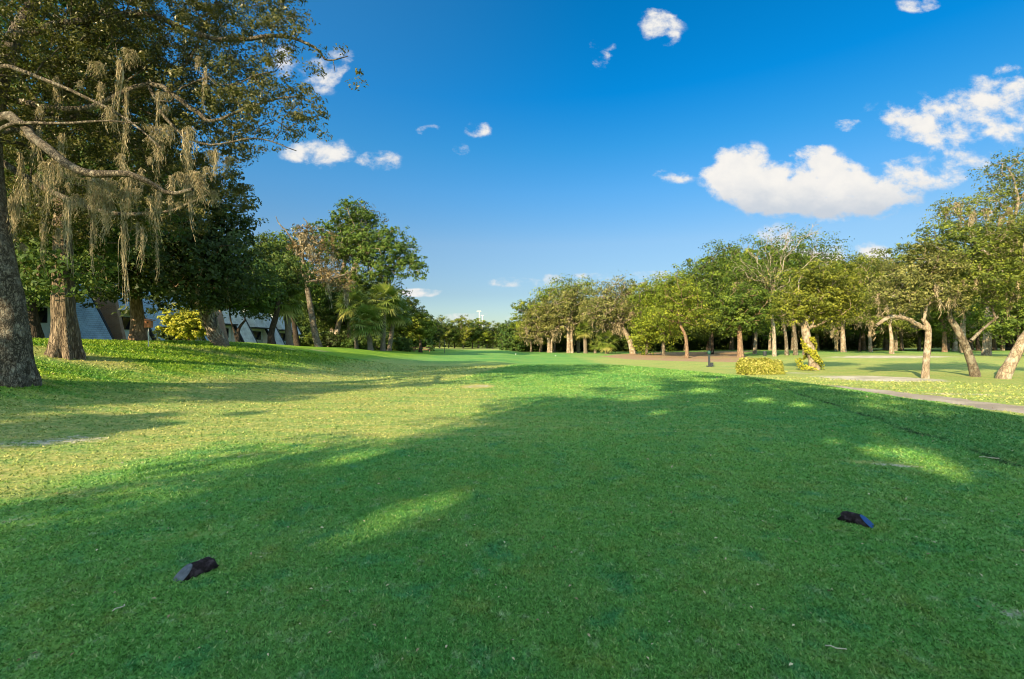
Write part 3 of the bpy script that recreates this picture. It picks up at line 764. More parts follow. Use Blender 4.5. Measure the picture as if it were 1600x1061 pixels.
# ================================================================== RIGHT SIDE
def oak(label, px, Y, tp, r, bl, nleaf, size, mt, bark='bark_oak', seed=1, name='oak_tree', **k):
    kw = dict(npts=125, tipr=.02*max(1, Y/45), spread=None, bf=.3, flare=.3); kw.update(k); r *= .78
    rg_ = random.Random(seed); e_ = []
    for q in bl[:5]: e_.append((q[0]+rg_.uniform(-.8, .8)*q[2], q[1]+rg_.uniform(.5, 1.1)*q[3], q[2]*rg_.uniform(.25, .45), q[3]*rg_.uniform(.22, .4), rg_.uniform(-2, 2)))
    for q in (bl[:4] if Y > 60 else []): e_.append((q[0]+rg_.uniform(-1, 1)*q[2], min(522, q[1]+q[3]+rg_.uniform(4, 22)), q[2]*rg_.uniform(.25, .45), rg_.uniform(5, 9), rg_.uniform(-2, 4)))
    for q in bl[:4]: e_.append((q[0]+rg_.uniform(-.9, .9)*q[2], q[1]-rg_.uniform(.7, 1.15)*q[3], q[2]*rg_.uniform(.22, .4), q[3]*rg_.uniform(.2, .35), rg_.uniform(-2, 2)))
    bl = list(bl)+e_
    kw['trunks'] = [[(q[0], q[1], q[2], q[3]*.8) for q in t_] for t_ in kw.get('trunks', ())]
    return tree(name, label, 'tree', T2(px, Y, tp, r), Bl(Y, bl, .9), int(nleaf*.85), size, M[mt], M[bark], seed=seed, **kw)
oak('grey oak with twin pale trunks at the left end of the right-hand wood', 858, 108, [(857,530),(850,515)], .55, [(838,508,22,18),(850,492,24,20),(825,515,15,12),(865,510,16,16)], 9000, .38, 'oak_grey', 'bark_pale', 41, trunks=[T2(861, 108, [(863,530),(868,518)], .4)], moss=(14, 2.5, .5, .4))
oak('oak with two thick pale trunks standing close together, grey-green crown', 889, 106, [(888,520),(886,495)], .62, [(885,480,26,26),(905,490,22,26),(870,498,16,20),(900,465,20,16)], 11000, .38, 'oak_grey', 'bark_pale', 42, trunks=[T2(894, 106, [(893,520),(896,500)], .45)], moss=(12, 2.5, .5, .4))
oak('yellow-green dome crown forming the left shoulder of the right-hand wood', 845, 118, [(846,520),(850,495)], .5, [(852,474,24,22),(875,460,24,18),(830,490,16,16),(905,455,22,14)], 11000, .40, 'oak_yellow', 'bark_oak', 43)
oak('grey oak leaning left with thick bare limbs in the middle of the right-hand trees', 989, 96, [(984,533,0,.9),(974,516,0,.8),(965,505,0,.7)], .75, [(945,480,32,26),(975,470,34,28),(1000,478,22,24),(925,485,20,20),(960,455,28,14)], 12000, .36, 'oak_grey', 'bark_pale', 44, npts=220, moss=(20, 2.6, .5, .5), tipr=.07, bare_blobs=Bl(96, [(960,485,40,22)], .8))
oak('yellow-green tree leafy down to its base, left of the pair beside the mulch', 1010, 86, [(1011,535),(1013,510)], .34, [(1008,520,15,20),(1016,490,22,20),(1020,465,24,20),(1005,540,9,8)], 10000, .34, 'oak_yellow', 'bark_oak', 45)
oak('yellow-green tree leafy down to its base, right of the pair beside the mulch', 1037, 82, [(1037,535),(1038,500)], .36, [(1040,485,26,24),(1037,525,12,16),(1045,455,30,20),(1030,505,18,16)], 11000, .33, 'oak_yellow', 'bark_oak', 46)
oak('slim tree with reddish curved trunk at the front edge of the mulch', 1073, 71, [(1073,540,0,.9),(1070,522,0,.85),(1062,505,0,.75),(1060,480,0,.55)], .33, [(1045,495,35,9),(1082,488,30,11),(1065,465,34,16),(1055,445,26,14),(1090,505,18,8)], 11000, .29, 'oak_yellow', 'bark_red', 47, tipr=.035)
oak('dense dark green oak rising behind the red-trunked tree', 1112, 92, [(1110,510),(1112,470)], .5, [(1112,450,36,40),(1132,405,26,24),(1090,440,22,26),(1148,388,12,10),(1125,490,36,22)], 17000, .37, 'oak_green', 'bark_oak', 48, npts=220)
oak('tree with straight orange-brown trunk behind the yellow hedge', 1157, 70, [(1156,530,0,.85),(1155,505,0,.75),(1160,470,0,.5)], .52, [(1150,505,24,10),(1172,500,26,13),(1170,470,34,24),(1140,480,22,18),(1190,480,20,18)], 13000, .30, 'oak_green', 'bark_red', 49, flare=.6)
oak('largest oak on the right, pale bare branches crowning its top above several trunks', 1243, 74, [(1243,535,0,.85),(1240,510,0,.75),(1232,470,0,.6),(1225,430,0,.45)], .42,
    [(1190,430,40,30),(1225,400,30,22),(1262,410,30,26),(1210,460,40,24),(1160,420,22,20),(1285,395,20,12),(1185,385,18,12),(1232,375,16,10),(1270,378,14,8)], 17000, .30, 'oak_green', 'bark_oak', 50, npts=260, tipr=.03, moss=(30, 2.4, .4, .4),
    trunks=[T2(1229, 74, [(1228,530),(1222,500),(1205,470)], .34), T2(1257, 74, [(1258,530),(1262,500),(1270,470)], .36)], bare=0)
oak('leafless pale oak whose bare twigs stick up beside the largest oak', 1210, 72, [(1209,520),(1205,470),(1212,435)], .38, [(1190,440,26,18),(1220,430,20,14)], 1200, .3, 'oak_grey', 'bark_bare', 51, npts=60, tipr=.024, maxr=.17, hop=.9, sides=5,
    bare_blobs=Bl(72, [(1175,405,36,28),(1250,362,36,20),(1215,385,36,24),(1150,415,16,14),(1200,440,50,30),(1285,400,22,18)], .8), bf=.6, bare_n=230)
vt = oak('short trunk wrapped in bright green vine at the edge of the tee', 1272, 39, [(1270,558,0,1),(1262,535,0,.95),(1258,512,0,.8),(1256,490,0,.5)], .46, [(1262,468,40,26),(1300,445,36,26),(1238,485,26,16),(1320,470,26,22),(1285,490,34,14),(1275,430,26,14)], 26000, .17, 'oak_gold', 'bark_pale', 52, npts=240, spread=.55, limbs=[LB(39, [(1258,515),(1285,505),(1310,490)], .14, .05), LB(39, [(1260,515),(1240,500),(1222,492)], .12, .04)])
rng = np.random.default_rng(5)
g = G(1272, 39)
def vine(nv):
    t_ = rng.random(nv)*2.6; a = rng.random(nv)*6.28; sel = np.sin(a*2+t_*4)+.5*np.sin(t_*9) > -.1
    rr = .50-.05*t_+.14*rng.random(nv)+(t_ < .9)*rng.random(nv)*.45
    t_, a, rr = t_[sel], a[sel], rr[sel]
    C = np.stack([g[0]-.05-.22*t_*.8+rr*np.cos(a)-(t_ < .9)*.25, g[1]+rr*np.sin(a), g[2]+t_+.05], 1)
    Nn = np.stack([np.cos(a), np.sin(a), .4*np.ones(len(a))], 1)+rng.standard_normal((len(a), 3))*.5; Nn /= np.linalg.norm(Nn, axis=1)[:, None]
    V, Fq = leaf_quads(C, Nn, .15, .8); mesh_np('vine', V, Fq, M['shrub'], vt, tint=rng.random(len(C)), origin=vt.location)
vine(2600)
oak('slim upright trunk standing alone on the lawn behind the stub-limbed oak', 1393, 72, [(1393,530),(1390,505)], .40, [(1385,440,36,24),(1370,470,30,20),(1400,470,28,20),(1360,420,24,14)], 15000, .28, 'oak_olive', 'bark_pale', 53)
oak('small oak on the right lawn with a thick horizontal limb cut short on its left', 1445, 30, [(1447,565,0,.92),(1450,535,0,.9),(1450,512,0,.85),(1442,498,0,.6)], .245, [(1405,470,34,18),(1440,455,42,24),(1480,460,30,22),(1385,450,24,16),(1430,420,40,20),(1470,415,34,20),(1450,390,26,12),(1400,415,20,14)], 22000, .135, 'oak_grey', 'bark_pale', 54, npts=330, spread=.36, tipr=.012, flat=.5, limbs=[LB(30, [(1450,515),(1432,506),(1412,497),(1395,495),(1382,500),(1370,508)], .15, .10)], moss=(30, .9, .1, .5), bf=.22)
oak('oak leaning left in the right foreground, forked trunk and wide thin crown', 1524, 31, [(1519,570,0,.9),(1508,540,0,.85),(1494,512,0,.75),(1482,494,0,.6)], .33, [(1490,440,44,28),(1530,430,42,30),(1455,400,34,18),(1500,385,44,22),(1560,410,36,26),(1470,362,26,12),(1540,370,36,18),(1425,385,20,12),(1555,465,28,16)], 30000, .14, 'oak_olive', 'bark_oak', 55, npts=420, spread=.38, tipr=.012, flat=.5, limbs=[LB(31, [(1516,533),(1528,522),(1540,510),(1560,495)], .12, .05)], moss=(36, 1.0, .1, .5), bf=.22)
oak('tall pale-barked oak with S-curved trunk and high spreading crown at the right edge', 1541, 64, [(1543,520,0,.95),(1546,485,0,.9),(1556,455,0,.85),(1563,425,0,.75),(1556,395,0,.6),(1565,340,0,.4)], .60, [(1500,345,30,14),(1530,320,36,15),(1495,320,24,9),(1575,290,30,18),(1565,262,28,10),(1590,250,24,10),(1600,330,36,26),(1555,365,40,20),(1600,400,30,26),(1480,335,18,8),(1620,280,30,30)], 19000, .25, 'oak_olive', 'bark_pale', 56, npts=380, spread=.85, tipr=.028, flat=.45, moss=(26, 2.2, .3, .6), limbs=[LB(63, [(1560,405),(1530,385),(1512,350),(1495,333)], .22, .06), LB(63, [(1563,380),(1590,330),(1588,285),(1575,260)], .22, .05)], bf=.22)
oak('oak leaning hard to the right out of the picture in the right foreground', 1566, 29.5, [(1580,566,0,.92),(1600,530,0,.85),(1622,500,0,.7),(1640,470,0,.5)], .40, [(1650,430,50,36),(1630,390,44,28),(1690,440,50,40),(1640,350,40,24)], 22000, .14, 'oak_olive', 'bark_pale', 57, npts=260, spread=.4, tipr=.012, moss=(14, 1, .1, .5))
oak('broad pale trunk in the shade behind the leaning forked oak', 1506, 84, [(1504,520),(1506,495)], .75, [(1510,470,34,24),(1490,440,34,24),(1530,480,28,20)], 10000, .34, 'oak_green', 'bark_pale', 58)
oak('reddish brown trunk in the shade right of the stub-limbed oak', 1476, 88, [(1475,520),(1472,495)], .50, [(1470,470,32,22),(1450,440,30,22),(1480,490,24,14)], 10000, .34, 'oak_green', 'bark_red', 59)
oak('pale mossy oak behind the far sand patch, left of the slim upright trunk', 1360, 92, [(1359,520),(1362,495)], .42, [(1355,470,30,20),(1340,440,34,24),(1370,490,24,12)], 10000, .36, 'oak_olive', 'bark_pale', 60, moss=(30, 3, .5, .6))
oak('broad mossy oak right of the vine wrapped trunk, grey curtains of moss under it', 1318, 90, [(1317,520),(1318,500)], .6, [(1315,470,32,22),(1335,430,34,26),(1300,490,22,14),(1360,410,24,16)], 12000, .36, 'oak_gold', 'bark_pale', 61, moss=(44, 3.2, .5, .7))
oak('dark green leafy tree at the right edge behind the rightmost leaning trunk', 1590, 58, [(1592,530),(1590,510)], .3, [(1585,490,34,26),(1600,450,34,30),(1565,515,18,14),(1620,500,30,30)], 14000, .28, 'oak_green', 'bark_dark', 62)
oak('dark slim trunk at the back of the mulch, left of the orange-brown trunk', 1113, 88, [(1113,530),(1112,505)], .35, [(1110,500,22,14),(1095,515,14,10)], 5000, .34, 'mid', 'bark_dark', 63)
oak('pale flaring trunk behind the mulch, right of the orange-brown trunk', 1179, 84, [(1181,525),(1183,500)], .42, [(1185,500,22,12),(1195,480,24,16)], 7000, .33, 'oak_green', 'bark_pale', 64)
oak('thin pale trunk in the lawn behind the mulch, left of the largest oak', 1203, 108, [(1203,530),(1205,505)], .42, [(1203,500,20,12),(1210,485,24,14)], 6000, .38, 'oak_green', 'bark_pale', 65)
palm('slender palm among the trees right of the double-trunked grey oak', 915, 104, [(914,530),(912,522)], .42, 912, 512, 17, 31, nf=26)
palm('slender straight palm between the double-trunked grey oak and the other palm', 904, 110, [(904,530),(903,510)], .30, 903, 504, 14, 32, nf=22)
palm('small low palm with orange base left of the grey leaning oak', 948, 98, [(948,545),(948,541)], .4, 948, 528, 22, 33, nf=30)
palm('low green palm under the pair of yellow-green trees', 930, 104, [(930,548),(930,545)], .3, 930, 536, 13, 34, nf=20)

# ------------------------------------------------------------------ shared background kinds, then copied tree by tree
def proto(mt, bark, seed, h=12, w=5, nleaf=10500, size=.34, moss=None):
    tr = [(0,0,0,.24),(.1,0,h*.16,.21),(.3*((seed % 3)-1),.1,h*.34,.17),(.2,0,h*.55,.11)]
    rg = np.random.default_rng(seed); b = []
    for k in range(12):
        a = k*2.4; q = .2+.55*rg.random()
        b.append((w*q*math.cos(a), w*q*math.sin(a), h*(.26+.56*rg.random()), w*(.28+.2*rg.random()), w*.4, h*(.08+.07*rg.random())))
    b.append((0, 0, h*.86, w*.5, w*.5, h*.12))
    b.append((0, 0, h*.55, w*.75, w*.75, h*.2))
    return tree('oak_tree', 'x', 'tree', tr, b, nleaf, size, M[mt], M[bark], npts=85, seed=seed, tipr=.05, moss=moss, shell=.6)
protos = {}
for key, a in dict(green=('oak_green','bark_oak',101), olive=('oak_olive','bark_pale',102), yellow=('oak_yellow','bark_oak',103), grey=('oak_grey','bark_pale',104), mid=('mid','bark_dark',105), dark=('dark','bark_dark',106), gold=('oak_gold','bark_pale',107)).items():
    protos[key] = [proto(*a, moss=(16, 2.2, .4, .4) if key in ('olive','grey') else None), False]
def bg(key, px, Y, top, label, group, seed):
    rg = random.Random(seed)
    pr, used = protos[key]; g_ = G(px, Y); h = (HZ-top)/F*Y+CAMH-g_[2]; s = h/(6.0 if key == 'low' else 10.9)
    sc = (s*rg.uniform(.9, 1.2), s*rg.uniform(.9, 1.2), s)
    if used: o_ = copy_thing(pr, g_, rg.uniform(0, 6.28), sc)
    else: o_ = pr; o_.location = g_; o_.rotation_euler = (0, 0, rg.uniform(0, 6.28)); o_.scale = sc; protos[key][1] = True
    tag(o_, label, 'tree', group)
sky_r = [(800,505),(830,466),(870,450),(920,445),(980,455),(1000,438),(1050,440),(1100,408),(1120,392),(1180,385),(1240,385),(1300,405),(1340,412),(1380,392),(1410,420),(1470,430),(1500,425),(1540,390),(1600,350),(1700,340),(1900,330)]
sx = [q[0] for q in sky_r]; sy = [q[1] for q in sky_r]
cyc = ['yellow','olive','green','grey','green','gold','olive','green','mid','yellow']
k = 0
GR_ = 'oaks packed in the wood behind the right-hand trees'
for px in range(835, 1760, 34):
    Y = 116+(k*37 % 17)-(px-835)*.022
    kind = cyc[k % len(cyc)]
    bg(kind, px+(k*13 % 11)-5, Y, np.interp(px, sx, sy)+8+(k*7 % 5)*4, 'oak in the closed wood behind the separate right-hand trees', GR_, 200+k); k += 1
for px in range(830, 1800, 44):
    Y = 150+(k*37 % 23)
    bg(['dark','mid','green','dark'][k % 4], px, Y, np.interp(px, sx, sy)+26+(k*7 % 5)*5, 'oak in the closed wood behind the separate right-hand trees', GR_, 300+k); k += 1
for px in range(1290, 1800, 46):          # nearer shady row on the far side of the right lawn
    bg(['mid','olive','green','grey'][k % 4], px+(k*29 % 19), 96+(k*31 % 13), 440+(k*7 % 5)*8-(px-1290)*.1, 'oak in the shady row along the far side of the right lawn', 'oaks along the far side of the right lawn', 350+k); k += 1
plow = tree('oak_tree', 'x', 'tree', [(0,0,0,.2),(.1,0,1.5,.16),(0,.1,4,.1)], [(0,0,3,4,4,3),(2.5,1,2,3,3,2.2),(-2.5,-1,2.3,3,3,2.3),(0,-2,4.6,2.6,2.6,1.4),(-1.5,1,5,2,2,1.3),(4,0,1.4,2.2,2.2,1.5),(-4.2,0,1.5,2.2,2.2,1.5)], 7000, .42, M['mid'], M['bark_dark'], npts=90, seed=120, tipr=.05, spread=.8)
protos['low'] = [plow, False]
for j, px in enumerate(range(1000, 1800, 24)):
    bg('low', px+(j*11 % 9), 158+(j*37 % 29), 508+(j*7 % 5)*3, 'bushy tree leafy to the ground behind the wood', 'bushy trees behind the right-hand wood', 500+j)
for j, px in enumerate(list(range(-40, 480, 40))+list(range(480, 640, 22))):
    bg('low', px, 92+(j*37 % 17) if px > 400 else 80+(j*17 % 9), 490+(j*7 % 5)*3, 'bushy tree leafy to the ground behind the houses and the left grove', 'bushy trees behind the left grove', 560+j)
for j, px in enumerate(range(805, 1340, 19)):
    bg('low', px+(j*11 % 9), 124+(j*37 % 11), 506+(j*7 % 5)*4, 'bushy tree leafy to the ground behind the wood', 'bushy trees behind the right-hand wood', 700+j)
for j, px in enumerate(range(640, 860, 17)):
    bg('low', px+(j*11 % 9), 178+(j*37 % 11), 516+(j*7 % 5)*2, 'bushy tree leafy to the ground behind the wood', 'bushy trees behind the right-hand wood', 740+j)
GF = 'trees of the line closing the far end of the fairway'
for j, px in enumerate(range(650, 880, 12)):
    top = [512,500,505,498,506,510,497,505,500,512,506,508,504,510][j % 14]
    bg(['mid','yellow','green','olive','green','mid','gold'][j % 7], px+(j*7 % 5), 140+(j*31 % 29), top, 'tree in the low line closing the far end of the fairway', GF, 400+j)
for j, px in enumerate(range(560, 900, 20)):
    bg(['dark','mid','green'][j % 3], px, 195+(j*31 % 29), 508+(j*7 % 4)*3, 'tree in the low line closing the far end of the fairway', GF, 430+j)
GL = 'dark trees behind the left grove and the houses'
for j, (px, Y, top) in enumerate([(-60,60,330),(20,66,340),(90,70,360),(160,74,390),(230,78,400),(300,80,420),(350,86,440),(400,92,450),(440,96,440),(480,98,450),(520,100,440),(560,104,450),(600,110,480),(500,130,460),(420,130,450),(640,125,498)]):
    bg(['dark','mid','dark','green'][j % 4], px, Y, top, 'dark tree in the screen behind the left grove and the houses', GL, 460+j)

# trees behind the viewpoint, whose shade lies over the tee
gaps_ = [(*gpx(qx, qy), qr) for qx, qy, qr in [(650,797,.36),(600,820,.24),(700,780,.2),(1425,712,.34),(1480,735,.25),(1370,705,.25),(1190,626,.40),(1250,632,.3),(1100,610,.45),(1000,622,.4),(1030,645,.25),(560,712,.25),(980,1000,.12),(1300,690,.2)]]
SD = np.array([math.sin(R(33)), math.cos(R(33))]); SN = np.array([SD[1], -SD[0]])
for j, (s_, l_, h, w, nb) in enumerate([(-15,-2.6,19.5,4.3,90),(-18,4.6,17,5.2,90),(-24,-2.2,15,4.6,90),(-30,6,20,6,80),(-26,13,16,6,80),(-34,-1,21,5,80),(-18,-14.8,13.5,1.3,40),(-20,-11.6,11.5,1.0,40)]):
    p_ = s_*SD+l_*SN; z0 = float(H(p_[0], p_[1])); b = []
    rg = np.random.default_rng(70+j)
    for q in range(10):
        a = q*2.4; d = w*(.25+.45*rg.random())
        b.append((p_[0]+d*math.cos(a), p_[1]+d*math.sin(a), z0+h*(.45+.42*rg.random()), w*.38, w*.38, h*.11))
    b.append((p_[0], p_[1], z0+h*.62, w*.8, w*.8, h*.25)); b.append((p_[0], p_[1], z0+h*.45, w*.7, w*.7, h*.14)); b.append((p_[0], p_[1], z0+h*.9, w*.45, w*.45, h*.1))
    tree('oak_tree', 'tall oak standing behind the viewpoint, its shade spread over the tee', 'tree',
         [(p_[0], p_[1], z0, .45), (p_[0]+.2, p_[1], z0+h*.3, .35), (p_[0], p_[1], z0+h*.6, .2)], b, int(19000*min(1, w/4)), .32, M['oak_green'], M['bark_oak'], npts=nb, seed=80+j, gaps=gaps_, group='oaks behind the viewpoint')

# ================================================================== OBJECTS
M['hlog'] = bark_mat('marker_wood', (.012,.008,.009), (.045,.028,.032), 60, .3, .5, (.10,.07,.085), .004)
M['cut_grey'] = plain_mat('marker_paint_grey', (.085,.098,.13), .55, .45, 35, .3)
M['cut_blue'] = plain_mat('marker_paint_blue', (.006,.05,.21), .5, .25, 60, .2)
def tee_marker(label, px, py, rz, cutm, pitch):
    x, y = gpx(px, py); z = float(H(x, y))
    root = empty('tee_marker', (x, y, z), rz); tag(root, label, 'tee marker', 'log tee markers')
    # half buried log along local x, slanted cut at +x, rounded rough end at -x
    k = 18; rows = 22; L = .295; r = .056
    Vv = []
    for i_ in range(rows):
        t_ = i_/(rows-1)
        for j in range(k):
            a = j*2*math.pi/k; yy = r*math.cos(a); zz = r*math.sin(a)
            x1 = L/2-(zz+r)*1.15           # slanted cut plane
            x0 = -L/2+(zz+r)*.35+.01*math.sin(a*5)
            xx = x0+(x1-x0)*t_
            sh = 1+.03*math.sin(a*4+t_*5)+.015*math.sin(t_*21+a*2) if 0 < i_ < rows-1 else 1
            if t_ < .12: sh *= .82+1.5*t_
            Vv.append((xx, yy*sh, zz*sh*(1) + .028))
    Fs = [(i_*k+j, i_*k+(j+1) % k, (i_+1)*k+(j+1) % k, (i_+1)*k+j) for i_ in range(rows-1) for j in range(k)]
    me = bpy.data.meshes.new('log'); me.from_pydata(Vv, [], Fs+[tuple(range(k-1, -1, -1))]); me.update()
    me.polygons.foreach_set('use_smooth', np.ones(len(me.polygons), bool)); me.materials.append(M['hlog'])
    o_ = bpy.data.objects.new('log', me); col.objects.link(o_); o_.parent = root
    capv = [Vector(v) for v in Vv[(rows-1)*k:]]; c0 = sum(capv, Vector())/k
    nrm = Vector((1, 0, 1.15)).normalized()*.002
    cv = [tuple(v+nrm+(c0-v)*.03) for v in capv]; cv2 = [tuple(v-nrm*3+(c0-v)*.03) for v in capv]
    me = bpy.data.meshes.new('painted_cut'); me.from_pydata(cv+cv2, [], [tuple(range(k))]+[(j, j+k, (j+1) % k+k, (j+1) % k) for j in range(k)]); me.update(); me.materials.append(cutm)
    c_ = bpy.data.objects.new('painted_cut', me); col.objects.link(c_); c_.parent = root
tee_marker('dark weathered log tee marker with grey painted slanted end, left of the pair', 306, 899, R(-119), M['cut_grey'], 0)
tee_marker('smooth dark log tee marker with bright blue painted slanted end, right of the pair', 1338, 817, R(-50), M['cut_blue'], 0)

# far white tee markers
M['white'] = plain_mat('white_paint', (.8,.8,.78), .5, .05)
for px, Y, lab in [(806, 84, 'white ball marker on the far shaded teeing ground, left of the two'), (868, 80, 'white ball marker on the far shaded teeing ground, right of the two')]:
    g = G(px, Y); mb = MB()
    mb.tube([(0,0,.02),(0,0,.04),(0,0,.09),(0,0,.15),(0,0,.18)], [.03,.07,.09,.07,.03], 12)
    o_ = mb.build('tee_marker', M['white'], smooth=True); o_.location = g; tag(o_, lab, 'tee marker', 'white far tee markers')

# variegated hedge
gx = G(1187, 34)
M['stem'] = M['bark_dark']
rng = np.random.default_rng(9)
hroot = empty('hedge', gx); tag(hroot, 'low clipped yellow and green variegated hedge at the right edge of the tee', 'hedge')
nh = 12000; u = rng.random(nh); v = rng.random(nh); side = rng.random(nh)
hw, hd, hh = 1.42, .62, .98
cx = (rng.random(nh)*2-1); cy = (rng.random(nh)*2-1); cz = rng.random(nh)
sel = side < .45
nx_ = np.where(sel, 0, np.sign(cx)*(side > .8)); 
X_ = cx*hw; Y_ = cy*hd; Z_ = cz*hh
top_ = side < .4; fr = (side >= .4) & (side < .82); en = side >= .82
Z_ = np.where(top_, hh*(.93+.1*rng.random(nh)), Z_); Y_ = np.where(fr, np.sign(cy)*hd*(.88+.16*rng.random(nh)), Y_); X_ = np.where(en, np.sign(cx)*hw*(.93+.1*rng.random(nh)), X_)
rnd = (1-.30*np.abs(cx)**3.5)*(1-.14*cx); Z_ = Z_*rnd*(1+.07*np.sin(X_*4.1)+.05*np.sin(X_*11+Y_*7)+.06*np.sin(X_*7-2))
cr_ = (1-.22*(Z_/hh)**3)*(1-.25*np.abs(cx)**5)*(1+.07*np.sin(X_*6+Z_*5)); Y_ *= cr_; X_ *= (1-.12*(Z_/hh)**3)*(1+.04*np.sin(Y_*9+Z_*6))
Nn = np.stack([en*np.sign(cx), fr*np.sign(cy), top_*1.0+.25], 1)+rng.standard_normal((nh, 3))*.55; Nn /= np.linalg.norm(Nn, axis=1)[:, None]
V, Fq = leaf_quads(np.stack([X_, Y_, Z_+.02], 1)+rng.normal(size=(nh, 3))*.035, Nn, .13, .5)
mesh_np('foliage', V, Fq, M['hedge'], hroot, tint=np.clip(rng.random(nh)*.9+.1*(Z_ > .6), 0, 1))
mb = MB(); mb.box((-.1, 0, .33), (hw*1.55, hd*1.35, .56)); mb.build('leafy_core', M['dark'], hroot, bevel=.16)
mb = MB()
for q in range(14): mb.tube([(-1.2+q*.18, rng.normal()*.2, -.05), (-1.2+q*.18+.03, 0, .3)], [.02, .015], 5)
mb.build('stems', M['bark_dark'], hroot)
hroot.rotation_euler = (0, 0, R(4))

# ball washer post
M['dkmetal'] = plain_mat('dark_metal', (.035,.045,.06), .45, .3, 20, .1)
M['dkgreen'] = plain_mat('dark_green_plastic', (.01,.06,.05), .4, .2)
g = G(1108, 45); rt = empty('ball_washer', g); tag(rt, 'dark ball washer post with blue-green head and base box, left of the yellow hedge', 'ball washer')
mb = MB(); mb.box((0,0,.62), (.16,.16,1.1)); mb.build('post', M['dkmetal'], rt, bevel=.02)
mb = MB(); mb.box((0,0,.05), (.42,.42,.1)); mb.box((.22,0,.22), (.26,.26,.34)); mb.build('base', M['dkmetal'], rt, bevel=.02)
mb = MB(); mb.tube([(0,0,1.14),(0,0,1.2),(0,0,1.42),(0,0,1.5)], [.1,.15,.15,.07], 14); mb.build('head', M['dkgreen'], rt, smooth=True)
mb = MB(); mb.tube([(.1,0,1.34),(.28,0,1.36)], [.02,.02], 8); mb.tube([(.28,0,1.36),(.28,0,1.5)], [.03,.03], 8); mb.build('handle', M['dkmetal'], rt)
# dark litter bin on the mulch
g = G(1195, 74); rt = empty('litter_bin', g); tag(rt, 'small dark bin standing on the mulch behind the yellow hedge', 'bin')
mb = MB(); mb.tube([(0,0,0),(0,0,.05),(0,0,.6),(0,0,.62)], [.22,.24,.29,.29], 16); mb.build('drum', M['dkmetal'], rt, smooth=False)
mb = MB(); mb.tube([(0,0,.625),(0,0,.68),(0,0,.74)], [.31,.3,.12], 16); mb.build('lid', M['dkmetal'], rt)
# low rail fence
M['wood'] = plain_mat('weathered_wood', (.22,.13,.08), .8, .35, 12, .3)
g = G(648, 78); rt = empty('rail_fence', g, R(4)); tag(rt, 'low brown wooden rail fence beside the small dark-trunked tree', 'fence')
for q in range(5):
    mb = MB(); mb.box((-2.6+q*1.25, 0, .38), (.13,.13,.8)); mb.build('post', M['wood'], rt, bevel=.01)
for zz in (.32, .66):
    mb = MB(); mb.box((-.1, -.08, zz), (5.2,.05,.13)); mb.build('rail', M['wood'], rt, bevel=.01)
# thin pole on the fairway edge
g = G(694.5, 80); rt = empty('marker_pole', g); tag(rt, 'thin dark pole standing on the shaded fairway left of centre', 'pole')
mb = MB(); mb.tube([(0,0,-.05),(0,0,2.15)], [.045,.035], 8); mb.build('shaft', M['dkmetal'], rt)
mb = MB(); mb.tube([(0,0,2.15),(0,0,2.19),(0,0,2.26)], [.05,.07,.03], 8); mb.build('cap', M['dkmetal'], rt)
# distant light mast
M['palemetal'] = plain_mat('pale_metal', (.55,.58,.62), .5, .1)
g = G(749, 235); rt = empty('light_mast', g); tag(rt, 'distant pale floodlight mast above the tree line', 'light mast')
mb = MB()
mb.tube([(0,0,0),(0,0,16.8)], [.28,.2], 8); mb.tube([(1.5,0,0),(1.5,0,15)], [.22,.16], 8); mb.build('mast', M['palemetal'], rt)
mb = MB(); mb.box((-.2,0,16.9), (2.2,.25,.25)); mb.box((1.4,0,15.1), (1.4,.25,.2)); mb.build('crossbar', M['palemetal'], rt)
for q in range(4):
    mb = MB(); mb.box((-1+q*.5,-.2,17.2), (.35,.3,.3)); mb.build('floodlight', M['palemetal'], rt)
# birdhouse on a pole
M['birdwood'] = plain_mat('birdhouse_wood', (.42,.16,.075), .8, .25, 10, .2)
g = G(232, 21); rt = empty('birdhouse', g); hgt = W(232, 512, 21)[2]-g[2]
tag(rt, 'orange-brown wooden birdhouse on a thin pale pole in the bank', 'birdhouse')
mb = MB(); mb.tube([(0,0,-.1),(0,0,hgt)], [.022,.02], 8); mb.build('pole', M['palemetal'], rt)
mb = MB(); mb.prism([(-.13,0),(.13,0),(.13,.30),(-.13,.38)], -.12, .12); o_ = mb.build('box', M['birdwood'], rt, bevel=.006); o_.location = (0,0,hgt); o_.rotation_euler = (0,0,R(20))
mb = MB(); mb.box((0,0,.36), (.34,.32,.02)); r_ = mb.build('roof', M['wood'], o_); r_.rotation_euler = (0, R(17), 0)
mb = MB(); mb.tube([(0,-.121,.22),(0,-.128,.22)], [.03,.03], 12); mb.build('entrance_hole', M['bark_dark'], o_)

# twigs and litter
rng = np.random.default_rng(12)
for px, py, L, rz, lab in [(187, 958, .085, 1.4, 'curled pale twig on the grass below the left tee marker'), (1305, 1021, .10, -.2, 'long thin straw-coloured twig on the grass near the bottom right'), (1545, 719, .22, -.3, 'broken pale twig beside the dark mow line on the right')]:
    x, y = gpx(px, py); z = float(H(x, y)); pts = []
    for q in range(7): t_ = q/6-.5; pts.append((x+L*t_*math.cos(rz)+.006*math.sin(q*1.7), y+L*t_*math.sin(rz)+.008*math.cos(q*1.3), z+.022+.006*math.sin(q)))
    mb = MB(); mb.tube(pts, [.0025*(1+y/5)]*7, 5); o_ = mb.build('twig', plain_mat('twig_bark', (.55,.48,.36), .8), smooth=True, origin=(x, y, z)); o_.location = (x, y, z); tag(o_, lab, 'twig')
nf = 520
u = rng.random(nf); r_ = 2.3*(30/2.3)**(u**1.0); a_ = (rng.random(nf)-.5)*R(104); x = r_*np.sin(a_); y = r_*np.cos(a_); z = H(x, y)
